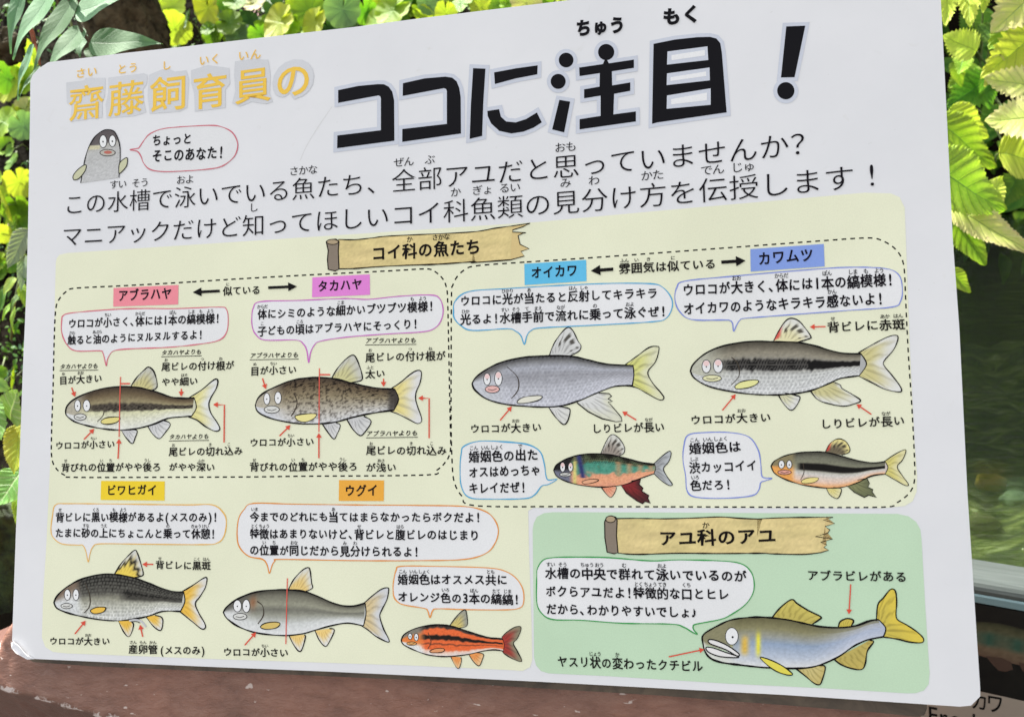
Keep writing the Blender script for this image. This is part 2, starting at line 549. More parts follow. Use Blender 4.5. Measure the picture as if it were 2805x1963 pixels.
for crop, polys in heads:
    pr = Print()
    hl = 2.0
    for q in polys:
        pp = PL(crop, q)
        pr.fill(offset_poly(pp, 10.5), HALO, hl); hl += 0.15
    for i, q in enumerate(polys): pr.fill(PL(crop, q), HEAD, 3.2 + 0.15 * i)
    if crop == 'B' and len(polys) == 1 and isinstance(polys[0][1][0], str):
        for hole, inner in (([(65, 325), (315, 293), (320, 378), (62, 407)], [(90, 348), (298, 316), (300, 350), (90, 380)]),
                            ([(62, 462), (328, 425), (330, 505), (60, 535)], [(84, 486), (306, 450), (308, 478), (84, 510)]),
                            ([(62, 600), (335, 555), (335, 658), (60, 683)], [(88, 623), (312, 582), (312, 630), (88, 656)])):
            pr.fill(PL('C', hole), HALO, 4.2).fill(PL('C', inner), WHITE, 4.8)
    pr.build('heading_character', sign)
text(sign, 'ちゅう', 'B', (1650, 250), (1975, 225), 115, HEAD, 0.05, jitter=0.3)
text(sign, 'もく', 'C', (38, 168), (270, 142), 112, HEAD, 0.05, jitter=0.3)

# ---- orange heading with grey backing shapes
ORG = (238, 188, 84); GREY = (199, 200, 212)
backs = [
 [(442, 552), (560, 538), (575, 520), (705, 520), (700, 640), (683, 680), (685, 785), (590, 795), (470, 815), (480, 700), (446, 690)],
 [(722, 520), (830, 505), (960, 490), (985, 500), (980, 560), (955, 600), (960, 680), (975, 750), (900, 775), (712, 790), (705, 700), (722, 620)],
 [(995, 500), (1080, 465), (1120, 460), (1170, 478), (1245, 470), (1262, 530), (1250, 720), (1200, 745), (1000, 760), (985, 640)],
 [(1275, 470), (1390, 435), (1420, 440), (1530, 455), (1535, 560), (1505, 600), (1505, 720), (1300, 745), (1295, 620), (1275, 560)],
 [(1568, 410), (1690, 395), (1790, 400), (1805, 500), (1800, 620), (1820, 680), (1775, 695), (1680, 680), (1600, 712), (1548, 690), (1570, 610), (1562, 500)],
 smooth([(1830, 560), (1850, 460), (1920, 400), (2000, 390), (2070, 430), (2090, 510), (2070, 600), (2030, 665), (1990, 640), (1900, 650), (1860, 640)], True, 4)]
pr = Print()
for i, q in enumerate(backs[:5]): pr.fill(PL('A', q), GREY, 2.0 + 0.08 * i)
pr.build('heading_backing', sign)
text(sign, 'の', 'A', (1822, 684), (2098, 645), 290, GREY, 0.055, lay=2, jitter=0, full=True, name='heading_backing')
for ch, p0, p1, h in (('齋', (450, 812), (700, 784), 258), ('藤', (715, 782), (968, 752), 256), ('飼', (995, 752), (1252, 722), 258),
                      ('育', (1280, 734), (1525, 704), 256), ('員', (1562, 700), (1815, 668), 262), ('の', (1835, 668), (2085, 632), 262)):
    cxm, cym = (p0[0] + p1[0]) / 2, (p0[1] + p1[1]) / 2 - 10
    p0 = (cxm + (p0[0] - cxm) * 0.9, cym + (p0[1] - cym) * 0.9 + 2); p1 = (cxm + (p1[0] - cxm) * 0.9, cym + (p1[1] - cym) * 0.9 + 2)
    text(sign, ch, 'A', p0, p1, h * 0.88, ORG, 0.012 if ch != 'の' else 0.016, lay=4, jitter=0, full=True)
for s_, p0, p1, h in (('さい', (505, 530), (650, 512), 72), ('とう', (782, 502), (922, 486), 72), ('し', (1080, 476), (1145, 466), 66),
                      ('いく', (1328, 446), (1472, 428), 74), ('いん', (1588, 414), (1742, 398), 74)):
    text(sign, s_, 'A', p0, p1, h, (236, 184, 88), 0.01, lay=5, jitter=0.3)

# ---- intro lines
text(sign, 'この水[すい]槽[そう]で泳[およ]いでいる魚[さかな]たち、全[ぜん]部[ぶ]アユだと思[おも]っていませんか？', 'L', (145, 483), (1840, 347), 52,
     (36, 32, 42), -0.006, pm=(992, 424), full=True, jitter=0.0, rubyoff=0.0, ruby_scale=0.42, rgap=0.05)
text(sign, 'マニアックだけど知[し]ってほしいコイ科[か]魚[ぎょ]類[るい]の見[み]分[わ]け方[かた]を伝[でん]授[じゅ]します！', 'L', (140, 554), (1990, 419), 52,
     (36, 32, 42), -0.006, pm=(1065, 496), full=True, jitter=0.0, rubyoff=0.0, ruby_scale=0.42, rgap=0.05)

# ---- speech bubbles
def bubble(crop, pts, col, texts, fill=WHITE, wd=3.0):
    root = Print().fill(smooth(PL(crop, pts), True, 4), fill, 2).build('speech_bubble', sign)
    Print().line(smooth(PL(crop, pts), True, 5), wd, col, 3, True, 0.35).build('bubble_outline', root)
    for (s_, p0, p1, h) in texts: text(root, s_, crop, p0, p1, h, (34, 30, 40), 0.027)
    return root

bubble('A', [(868, 1000), (915, 992), (930, 985), (960, 940), (1000, 895), (1080, 862), (1200, 848), (1400, 838), (1480, 848), (1550, 885), (1585, 950),
             (1580, 1010), (1550, 1060), (1480, 1110), (1380, 1130), (1200, 1143), (1080, 1145), (1000, 1130), (960, 1090), (940, 1040), (915, 1010)],
       (196, 112, 128), [('ちょっと', (1015, 978), (1280, 964), 80), ('そこのあなた！', (1015, 1088), (1495, 1062), 88)], (214, 214, 224))
bubble('D', [(165, 560), (175, 530), (235, 512), (500, 490), (700, 484), (900, 485), (1180, 475), (1230, 490), (1242, 560), (1230, 640), (1180, 690),
             (1050, 715), (850, 735), (600, 745), (510, 755), (480, 775), (460, 815), (453, 855), (440, 800), (430, 770), (410, 757), (260, 758),
             (200, 720), (165, 640)], (205, 112, 132),
       [('ウロコが小[ちい]さく、体[からだ]には1本[ぽん]の縞[しま]模[も]様[よう]！', (208, 614), (1190, 580), 64),
        ('触[さわ]ると油[あぶら]のようにヌルヌルするよ！', (205, 720), (1080, 685), 62)])
bubble('E', [(95, 540), (105, 480), (150, 440), (400, 432), (700, 420), (850, 425), (1050, 405), (1250, 397), (1310, 420), (1333, 490), (1320, 560),
             (1280, 610), (1200, 635), (950, 650), (700, 670), (540, 695), (500, 720), (475, 770), (463, 835), (452, 760), (430, 715), (380, 688),
             (180, 688), (120, 650), (98, 600)], (192, 112, 192),
       [('体[からだ]にシミのような細[こま]かいブツブツ模[も]様[よう]！', (135, 557), (1275, 503), 68),
        ('子[こ]どもの頃[ころ]はアブラハヤにそっくり！', (135, 664), (1172, 617), 66)])
bubble('F', [(90, 450), (100, 390), (180, 335), (400, 318), (700, 300), (1000, 288), (1230, 290), (1300, 310), (1350, 370), (1355, 430), (1320, 490),
             (1240, 510), (900, 530), (600, 545), (540, 560), (515, 590), (500, 640), (480, 590), (450, 565), (400, 550), (200, 560), (130, 530), (95, 490)],
       (84, 160, 208),
       [('ウロコに光[ひかり]が当[あ]たると反[はん]射[しゃ]してキラキラ', (130, 422), (1272, 376), 64),
        ('光[ひか]るよ！水[すい]槽[そう]手[て]前[まえ]で流[なが]れに乗[の]って泳[およ]ぐぜ！', (132, 530), (1324, 482), 64)])
bubble('G', [(103, 380), (115, 310), (160, 275), (400, 250), (800, 215), (1100, 195), (1320, 202), (1400, 240), (1420, 320), (1410, 390), (1360, 425),
             (1100, 445), (700, 475), (510, 490), (480, 500), (460, 530), (443, 565), (437, 520), (420, 502), (380, 500), (200, 497), (130, 450)],
       (124, 138, 212),
       [('ウロコが大[おお]きく、体[からだ]には1本[ぽん]の縞[しま]模[も]様[よう]！', (150, 364), (1372, 304), 74),
        ('オイカワのようなキラキラ感[かん]ないよ！', (155, 474), (1314, 414), 74)])
bubble('F', [(150, 1230), (240, 1200), (400, 1205), (520, 1220), (590, 1260), (615, 1330), (625, 1400), (640, 1425), (690, 1420), (640, 1450), (600, 1460),
             (560, 1510), (500, 1532), (300, 1535), (180, 1525), (135, 1460), (128, 1350), (135, 1270)], (84, 160, 208),
       [('婚[こん]姻[いん]色[しょく]の出[で]た', (180, 1325), (580, 1312), 68), ('オスはめっちゃ', (180, 1415), (595, 1398), 66),
        ('キレイだぜ！', (180, 1506), (512, 1500), 66)])
bubble('G', [(155, 1230), (180, 1165), (280, 1150), (420, 1150), (530, 1175), (585, 1250), (600, 1330), (605, 1395), (620, 1412), (665, 1415), (630, 1428),
             (600, 1440), (590, 1480), (550, 1515), (400, 1530), (230, 1525), (175, 1490), (165, 1400), (150, 1310)], (124, 138, 212),
       [('婚[こん]姻[いん]色[しょく]は', (188, 1277), (486, 1264), 66), ('渋[しぶ]カッコイイ', (190, 1387), (580, 1374), 66),
        ('色[いろ]だろ！', (195, 1490), (432, 1482), 64)])
bubble('H', [(340, 310), (360, 240), (450, 232), (800, 235), (1200, 240), (1370, 240), (1440, 290), (1460, 350), (1445, 440), (1400, 485), (1300, 495),
             (900, 492), (650, 490), (600, 510), (580, 560), (570, 608), (555, 540), (535, 500), (500, 498), (400, 490), (345, 450), (330, 400)],
       (222, 176, 104),
       [('背[せ]ビレに黒[くろ]い模[も]様[よう]があるよ(メスのみ)！', (362, 350), (1406, 352), 64),
        ('たまに砂[すな]の上[うえ]にちょこんと乗[の]って休[きゅう]憩[けい]！', (358, 450), (1392, 460), 64)])
bubble('I', [(245, 330), (280, 270), (340, 230), (600, 235), (1000, 240), (1400, 243), (1700, 250), (1830, 280), (1890, 330), (1918, 400), (1900, 480),
             (1840, 550), (1700, 590), (1400, 598), (1000, 598), (520, 590), (480, 600), (460, 630), (443, 680), (430, 630), (400, 590), (310, 570),
             (250, 510), (235, 430)], (216, 140, 72),
       [('今[いま]までのどれにも当[あ]てはまらなかったらボクだよ！', (320, 348), (1808, 354), 66),
        ('特[とく]徴[ちょう]はあまりないけど、背[せ]ビレと腹[はら]ビレのはじまり', (320, 458), (1797, 470), 68),
        ('の位[い]置[ち]が同[おな]じだから見[み]分[わ]けられるよ！', (318, 564), (1410, 577), 68)])
bubble('I', [(1245, 720), (1260, 660), (1290, 635), (1500, 635), (1850, 645), (1970, 670), (2040, 720), (2078, 790), (2080, 870), (2050, 905), (1950, 915),
             (1700, 913), (1530, 908), (1495, 920), (1478, 965), (1465, 925), (1440, 905), (1300, 880), (1250, 840), (1240, 780)], (220, 150, 88),
       [('婚[こん]姻[いん]色[しょく]はオスメス共[とも]に', (1272, 752), (1977, 757), 68),
        ('オレンジ色[いろ]の3本[ぼん]の縞[たて]縞[じま]！', (1272, 864), (2057, 884), 68)])
bubble('J', [(185, 600), (190, 540), (230, 480), (300, 462), (450, 458), (700, 462), (1000, 485), (1200, 478), (1500, 485), (1650, 505), (1720, 560),
             (1745, 640), (1735, 720), (1680, 800), (1580, 870), (1500, 905), (1330, 938), (1307, 955), (1312, 980), (1338, 1010), (1305, 998), (1240, 960),
             (1150, 938), (800, 932), (500, 910), (300, 905), (220, 860), (185, 780)], (56, 146, 78),
       [('水[すい]槽[そう]の中[ちゅう]央[おう]で群[む]れて泳[およ]いでいるのが', (248, 612), (1690, 637), 84),
        ('ボクらアユだよ！特[とく]徴[ちょう]的[てき]な口[くち]とヒレ', (250, 744), (1567, 770), 84),
        ('だから、わかりやすいでしょ♪', (255, 870), (1360, 897), 82)])

# ---- name plates
def plate(crop, q, col, s_, p0, p1, h):
    r = Print().fill(PL(crop, q), col, 3).build('name_plate', sign)
    text(r, s_, crop, p0, p1, h, (34, 28, 44), 0.026)
plate('D', [(500, 352), (920, 332), (918, 458), (498, 472)], (228, 138, 156), 'アブラハヤ', (530, 444), (876, 424), 80)
plate('E', [(487, 283), (858, 263), (860, 396), (485, 412)], (216, 130, 212), 'タカハヤ', (522, 380), (810, 364), 78)
plate('F', [(500, 175), (858, 152), (860, 275), (502, 298)], (96, 180, 226), 'オイカワ', (540, 264), (808, 250), 74)
plate('G', [(540, 90), (965, 60), (970, 190), (542, 220)], (128, 152, 222), 'カワムツ', (588, 187), (906, 162), 82)
plate('H', [(653, 85), (1063, 88), (1062, 212), (650, 208)], (236, 198, 56), 'ビワヒガイ', (690, 180), (1012, 180), 72)
plate('I', [(892, 80), (1182, 82), (1180, 215), (890, 214)], (228, 166, 72), 'ウグイ', (930, 187), (1142, 184), 78)

# ---- drawn wooden scroll banners
def vnoise(x, y, z=0.0): return noise.noise(Vector((x, y, z)))
def wood(s, t):
    n_ = vnoise(s * 9, t * 5, 1) * 0.5 + vnoise(s * 60, t * 14, 4) * 0.5
    k = 1 + n_ * 0.16
    hl = 0.5 + 0.5 * vnoise(s * 5, t * 3, 9)
    return ((214 - 12 * hl) * k, (194 - 8 * hl) * k, (146 - 10 * hl) * k)
def banner(top, bot, zig, roll, rollend, txt, lbl=None):
    pr = Print().grid(smooth(top), smooth(bot), 90, 18, wood, 3)
    root = pr.build('wooden_banner', sign, lbl)
    Print().fill(zig + [bot[-1], top[-1]], (206, 184, 136), 2.7).build('torn_end', root)
    Print().line(smooth(top), 3, (50, 42, 34), 4, False, 0.4).line(smooth(bot), 3.4, (50, 42, 34), 4, False, 0.4).line(zig, 2.6, (50, 42, 34), 4.2).build('banner_outline', root)
    Print().fill(roll, (132, 120, 112), 3.6).line(roll + [roll[0]], 3, (50, 42, 36), 4.3).ellipse(*rollend, (168, 150, 128), 4.5).line(
        circ(rollend[0], rollend[1], rollend[2], 20, rollend[3]), 2.2, (50, 42, 36), 4.7, True).build('banner_roll', root)
    text(root, *txt)
banner(PL('E', [(655, 38), (760, 40), (880, 28), (1000, 15), ('L', 1050, 521), ('L', 1110, 512), ('B', 1225, 1508)]),
       PL('E', [(655, 228), (760, 226), (900, 215), (1100, 205), (1300, 198), (1536, 182), ('F', 200, 168), ('F', 420, 152)]),
       PL('B', [(1225, 1508), (1345, 1490), (1300, 1512), (1228, 1535), (1228, 1548), (1318, 1553), (1285, 1562), (1265, 1572), ('F', 475, 62),
                ('F', 528, 88), ('F', 480, 103), ('F', 500, 130), ('F', 420, 152)]),
       PL('E', [(577, 52), (600, 40), (640, 36), (660, 50), (655, 110), (660, 230), (635, 242), (590, 232), (585, 170), (590, 110)]),
       (P('E', 618, 54)[0], P('E', 618, 54)[1], 16, 7), ('コイ科[か]の魚[さかな]たち', 'L', (834, 586), (1078, 570), 35, (34, 28, 28), 0.03))
banner(PL('J', [(755, 182), (900, 180), (1100, 183), (1300, 178), (1500, 170), (1650, 180), (1800, 186), ('K', 200, 184), ('K', 400, 175), ('K', 690, 172)]),
       PL('J', [(765, 428), (900, 438), (1200, 430), (1500, 432), (1800, 430), ('K', 300, 434), ('K', 520, 438), ('K', 650, 425)]),
       PL('K', [(690, 172), (738, 172), (668, 190), (750, 217), (680, 238), (716, 262), (700, 285), (612, 310), (735, 328), (650, 352), (692, 370), (672, 388), (707, 408), (650, 425)]),
       PL('J', [(672, 205), (685, 175), (720, 162), (752, 172), (762, 195), (757, 300), (768, 425), (740, 434), (690, 422), (674, 320)]),
       (P('J', 715, 186)[0], P('J', 715, 186)[1], 13, 9), ('アユ科[か]のアユ', 'J', (1065, 384), (1905, 366), 118, (34, 28, 28), 0.03))

# ---- captions
CAP = (40, 36, 36)
def cap(*a, **k): text(sign, *a, CAP, 0.022, **k)
def capu(s_, crop, p0, p1, h):
    cap(s_, crop, p0, p1, h, shear=0.25)
    return [PL(crop, [(p0[0] - 3, p0[1] + 8), (p1[0], p1[1] + 8)])]
und = []
und += capu('タカハヤよりも', 'D', (155, 878), (400, 874), 36)
cap('目[め]が大[おお]きい', 'D', (150, 978), (425, 963), 56)
und += capu('タカハヤよりも', 'D', (812, 788), (1070, 782), 36)
cap('尾[お]ビレの付[つ]け根[ね]が', 'D', (812, 890), (1280, 880), 58)
cap('やや細[ほそ]い', 'D', (812, 986), (1045, 980), 54)
cap('ウロコが小[ちい]さい', 'D', (125, 1398), (508, 1388), 54)
und += capu('タカハヤよりも', 'D', (862, 1332), (1118, 1328), 36)
cap('尾[お]ビレの切[き]れ込[こ]み', 'D', (860, 1440), (1335, 1434), 58)
cap('がやや深[ふか]い', 'D', (858, 1536), (1155, 1536), 54)
cap('背[せ]びれの位[い]置[ち]がやや後[うし]ろ', 'D', (163, 1540), (806, 1538), 58)
und += capu('アブラハヤよりも', 'E', (85, 808), (398, 803), 38)
cap('目[め]が小[ちい]さい', 'E', (88, 918), (385, 907), 58)
und += capu('アブラハヤよりも', 'E', (832, 712), (1160, 708), 38)
cap('尾[お]ビレの付[つ]け根[ね]が', 'E', (832, 832), (1348, 820), 62)
cap('太[ふと]い', 'E', (832, 936), (958, 932), 56)
cap('ウロコが小[ちい]さい', 'E', (83, 1380), (497, 1373), 56)
cap('背[せ]びれの位[い]置[ち]がやや後[うし]ろ', 'E', (83, 1538), (780, 1535), 60)
und += capu('アブラハヤよりも', 'E', (838, 1312), (1170, 1308), 38)
cap('尾[お]ビレの切[き]れ込[こ]み', 'E', (838, 1432), (1355, 1432), 60)
cap('が浅[あさ]い', 'E', (835, 1540), (1030, 1540), 58)
cap('似[に]ている', 'D', (1210, 402), (1450, 392), 58)
cap('雰[ふん]囲[い]気[き]は似[に]ている', 'F', (1050, 235), ('G', 342, 205), 62)
cap('ウロコが大[おお]きい', 'F', (188, 1157), (600, 1147), 54)
cap('しりビレが長[なが]い', 'F', (893, 1157), (1312, 1147), 58)
cap('背[せ]ビレに赤[あか]斑[はん]', 'G', (988, 574), (1435, 555), 64)
cap('ウロコが大[おお]きい', 'G', (195, 1108), (660, 1090), 58)
cap('しりビレが長[なが]い', 'G', (948, 1132), (1435, 1112), 60)
cap('背[せ]ビレに黒[こく]斑[はん]', 'H', (1005, 654), (1358, 660), 56)
cap('ウロコが大[おお]きい', 'H', (322, 1142), (710, 1144), 52)
cap('産[さん]卵[らん]管[かん]', 'H', (832, 1196), (1017, 1198), 58)
cap('(メスのみ)', 'H', (1035, 1203), (1322, 1207), 58)
cap('ウロコが小[ちい]さい', 'I', (148, 1214), (565, 1219), 56)
cap('ヤスリ状[じょう]の変[か]わったクチビル', 'J', (335, 1246), (1378, 1284), 84)
cap('アブラビレがある', 'K', (555, 628), (1270, 640), 80)
for u in und: Print().line(u, 1.8, CAP, 5).build('underline', sign)

# ---- arrows
def arrow(crop, pts, col=(208, 80, 66), wd=3.4, hw=7.5, hl=13, lay=6, name='arrow'):
    pp = PL(crop, pts)
    (x0, y0), (x1, y1) = pp[-2], pp[-1]
    l = math.hypot(x1 - x0, y1 - y0); dx, dy = (x1 - x0) / l, (y1 - y0) / l
    bx, by = x1 - dx * hl, y1 - dy * hl
    pr = Print().line(pp[:-1] + [(bx, by)], wd, col, lay)
    pr._add([(x1, y1), (bx - dy * hw, by + dx * hw), (bx + dy * hw, by - dx * hw)], [(0, 2, 1)], [ink(col)] * 3, lay)
    pr.build(name, sign)
def rline(crop, pts, wd=2.6): Print().line(PL(crop, pts), wd, (212, 92, 84), 6).build('marker_line', sign)
arrow('D', [(1188, 371), (1013, 380)], BLK, 7.5, 12, 24); arrow('E', [(202, 350), (388, 342)], BLK, 7.5, 12, 24)
arrow('F', [(1015, 206), (885, 216)], BLK, 9, 14, 26); arrow('G', [(372, 166), (512, 157)], BLK, 9, 14, 26)
for crop, pts in (('D', [(230, 995), (252, 1055)]), ('D', [(940, 1003), (938, 1052)]), ('D', [(530, 1455), (537, 1325)]), ('D', [(310, 1330), (376, 1261)]),
                  ('D', [(1216, 1350), (1218, 1107), (1145, 1105)]), ('E', [(165, 935), (187, 1005)]), ('E', [(948, 938), (948, 990)]),
                  ('E', [(530, 1452), (530, 1288)]), ('E', [(275, 1308), (346, 1237)]), ('E', [(1243, 1322), (1243, 1065), (1172, 1063)]),
                  ('F', [(360, 1080), (428, 999)]), ('F', [(1148, 1078), (1067, 1029)]), ('G', [(975, 538), (884, 540)]), ('G', [(378, 1022), (455, 929)]),
                  ('G', [(1240, 1045), (1154, 987)]), ('H', [(990, 622), (919, 622)]), ('H', [(485, 1070), (555, 984)]), ('H', [(922, 1088), (905, 1010)]),
                  ('I', [(285, 1142), (358, 1059)]), ('J', [(1132, 1172), (1387, 1119)]), ('K', [(865, 652), (852, 867)])):
    arrow(crop, pts)

# ------------------------------------------------------------------ drawn fish
def lerp3(a, b_, t): t = min(max(t, 0), 1); return tuple(a[i] + (b_[i] - a[i]) * t for i in range(3))
def ramp_c(stops, t):
    if t <= stops[0][0]: return stops[0][1]
    for (p0, c0), (p1, c1) in zip(stops, stops[1:]):
        if t <= p1: return lerp3(c0, c1, (t - p0) / (p1 - p0))
    return stops[-1][1]
def sm(a, b_, x): t = min(max((x - a) / (b_ - a), 0), 1); return t * t * (3 - 2 * t)
def pencil(c_, s, t, amp=0.12, sc=1.0):
    k = 1 + amp * (vnoise(s * 55 * sc, t * 22 * sc, 2.2) + 0.7 * vnoise(s * 130 * sc, t * 40 * sc, 7.7))
    return tuple(min(255, x * k) for x in c_)
def scales(s, t, n=42, m=14):
    x = s * n; y = t * m
    r = int(y); x += 0.5 * (r % 2)
    fx = x - math.floor(x) - 0.5; fy = y - r - 0.5
    return 1.0 if fx * fx + fy * fy * 0.8 < 0.14 else 0.0
LT = (212, 213, 220)
def st_abura(s, t):
    c_ = ramp_c([(0, (214, 215, 216)), (0.25, (206, 206, 192)), (0.42, (200, 199, 170)), (0.6, (160, 150, 122)), (0.82, (104, 90, 72)), (1, (62, 52, 46))], t)
    band = sm(0.40, 0.46, t + 0.05 * vnoise(s * 30, 1, 1)) * (1 - sm(0.58, 0.66, t + 0.05 * vnoise(s * 30, 5, 1))) * sm(0.2, 0.26, s)
    c_ = lerp3(c_, (58, 52, 50), band * (0.9 + 0.3 * vnoise(s * 60, t * 30, 3)))
    c_ = lerp3((172, 166, 156) if t > 0.3 else (205, 206, 212), c_, sm(0.1, 0.24, s))
    return pencil(c_, s, t)
def st_taka(s, t):
    c_ = ramp_c([(0, (206, 207, 218)), (0.3, (176, 170, 164)), (0.6, (140, 128, 108)), (0.85, (100, 86, 70)), (1, (66, 56, 50))], t)
    n_ = vnoise(s * 38, t * 17, 5) + 0.7 * vnoise(s * 85, t * 36, 8)
    c_ = lerp3(c_, (40, 34, 32), sm(0.05, 0.35, n_) * (0.35 + 0.5 * t) * sm(0.2, 0.3, s))
    c_ = lerp3((178, 172, 162) if t > 0.35 else (200, 202, 216), c_, sm(0.12, 0.28, s) * 0.9 + 0.1)
    c_ = lerp3(c_, (60, 56, 56), sm(0.94, 0.98, s) * 0.8)
    return pencil(c_, s, t)
def st_oik(s, t):
    c_ = ramp_c([(0, (200, 201, 218)), (0.35, (182, 183, 198)), (0.62, (150, 150, 162)), (0.78, (172, 174, 190)), (0.9, (120, 120, 126)), (1, (44, 43, 45))], t)
    if scales(s, t): c_ = lerp3(c_, (118, 118, 132), 0.28)
    c_ = lerp3(lerp3((188, 190, 204), (96, 94, 98), sm(0.6, 0.95, t)), c_, sm(0.14, 0.26, s))
    return pencil(c_, s, t, 0.1)
def st_kawa(s, t):
    c_ = ramp_c([(0, (214, 215, 224)), (0.35, (196, 197, 202)), (0.5, (160, 158, 156)), (0.8, (134, 128, 118)), (1, (70, 66, 60))], t)
    if t < 0.7 and scales(s, t): c_ = lerp3(c_, (110, 110, 116), 0.3)
    w_ = 0.06 * vnoise(s * 45, 2, 2)
    band = sm(0.42, 0.48, t + w_) * (1 - sm(0.64, 0.70, t + w_)) * sm(0.2, 0.24, s)
    if s < 0.7: band *= 0.70 + 0.30 * scales(s, t, 60, 16)
    c_ = lerp3(c_, (42, 40, 42), band)
    c_ = lerp3((180, 180, 172), c_, sm(0.08, 0.3, s) if t > 0.3 else 1)
    return pencil(c_, s, t, 0.1)
def st_biwa(s, t):
    c_ = ramp_c([(0, (212, 213, 220)), (0.3, (186, 186, 182)), (0.48, (140, 138, 128)), (0.6, (74, 72, 70)), (1, (46, 44, 44))], t + 0.12 * (0.4 - s))
    if scales(s, t, 46, 13): c_ = lerp3(c_, (128, 128, 124), 0.35)
    band = sm(0.40, 0.5, t) * (1 - sm(0.62, 0.72, t)) * sm(0.5, 0.6, s)
    c_ = lerp3(c_, (48, 46, 46), band * 0.75)
    c_ = lerp3(lerp3((204, 206, 214), (120, 104, 94), sm(0.4, 0.9, t)), c_, sm(0.2, 0.27, s))
    return pencil(c_, s, t, 0.16)
def st_ugui(s, t):
    c_ = ramp_c([(0, (216, 217, 226)), (0.25, (196, 198, 204)), (0.45, (142, 142, 136)), (0.56, (112, 111, 106)), (0.68, (146, 145, 134)), (0.88, (110, 108, 100)), (1, (62, 60, 56))], t)
    c_ = lerp3(lerp3((206, 207, 214), (96, 94, 92), sm(0.4, 0.85, t)), c_, sm(0.12, 0.26, s))
    c_ = lerp3(c_, (142, 96, 70), math.exp(-((s - 0.24) / 0.025) ** 2 - ((t - 0.75) / 0.16) ** 2) * 0.8)
    return pencil(c_, s, t, 0.08)
def st_ugui2(s, t):
    O = (222, 104, 62)
    c_ = ramp_c([(0, (222, 214, 220)), (0.14, (226, 190, 180)), (0.2, O), (0.34, O), (0.38, (92, 58, 48)), (0.42, O), (0.5, O), (0.54, (56, 48, 46)), (0.66, (52, 46, 44)), (0.7, O), (0.86, O), (0.9, (70, 60, 58)), (1, (54, 50, 50))],
                t + 0.05 * vnoise(s * 25, t * 4, 4))
    hd = lerp3((220, 220, 226), lerp3((222, 128, 72), (128, 122, 116), sm(0.62, 0.85, t)), sm(0.2, 0.4, t))
    return pencil(lerp3(hd, c_, sm(0.2, 0.28, s)), s, t, 0.12)
def st_nup(s, t):
    c_ = ramp_c([(0, (214, 150, 128)), (0.2, (226, 158, 128)), (0.36, (206, 148, 122)), (0.42, (92, 146, 132)), (0.68, (70, 138, 124)), (0.78, (92, 104, 80)), (1, (52, 50, 44))], t + 0.22 * vnoise(s * 16, t * 5, 6))
    if t > 0.7 and scales(s, t, 50, 15): c_ = lerp3(c_, (40, 40, 36), 0.5)
    if s > 0.62 and 0.3 < t < 0.8: c_ = lerp3(c_, (196, 144, 112), 0.65 * (0.5 + 0.5 * math.sin(s * 60)))
    c_ = lerp3(c_, (52, 56, 108), math.exp(-((s - 0.31 + 0.06 * (t - 0.5)) / 0.026) ** 2) * (1 if t > 0.25 else 0))
    c_ = lerp3(c_, (204, 192, 124), math.exp(-((s - 0.245) / 0.02) ** 2) * (1 if t < 0.8 else 0.3))
    hd = lerp3((112, 114, 136), (58, 56, 60), sm(0.3, 0.6, t))
    return pencil(lerp3(hd, c_, sm(0.18, 0.24, s)), s, t, 0.14)
def st_nup2(s, t):
    c_ = ramp_c([(0, (226, 160, 104)), (0.16, (218, 190, 180)), (0.36, (196, 192, 194)), (0.55, (140, 140, 124)), (0.85, (108, 108, 98)), (1, (62, 60, 56))], t)
    band = sm(0.42, 0.48, t) * (1 - sm(0.64, 0.7, t)) * sm(0.24, 0.3, s)
    c_ = lerp3(c_, (42, 40, 40), band)
    hd = lerp3((232, 160, 92), (134, 124, 98), sm(0.4, 0.68, t))
    return pencil(lerp3(hd, c_, sm(0.2, 0.26, s)), s, t, 0.1)
def st_ayu(s, t):
    c_ = ramp_c([(0, (214, 214, 222)), (0.22, (176, 184, 206)), (0.48, (140, 156, 186)), (0.62, (146, 148, 148)), (0.78, (132, 128, 100)), (1, (98, 94, 70))], t)
    c_ = lerp3(c_, (176, 182, 206), sm(0.55, 0.95, s) * (0.75 if t < 0.8 else 0.3))
    for (sc, tc_, w_, h_, col) in ((0.205, 0.52, 0.007, 0.2, (198, 190, 92)), (0.275, 0.42, 0.02, 0.2, (214, 176, 84)), (0.345, 0.46, 0.012, 0.24, (226, 214, 72))):
        c_ = lerp3(c_, col, math.exp(-((s - sc) / w_) ** 2 - ((t - tc_) / h_) ** 4))
    hd = lerp3((206, 208, 208), (134, 130, 106), sm(0.2, 0.5, t))
    return pencil(lerp3(hd, c_, sm(0.16, 0.26, s)), s, t, 0.07)

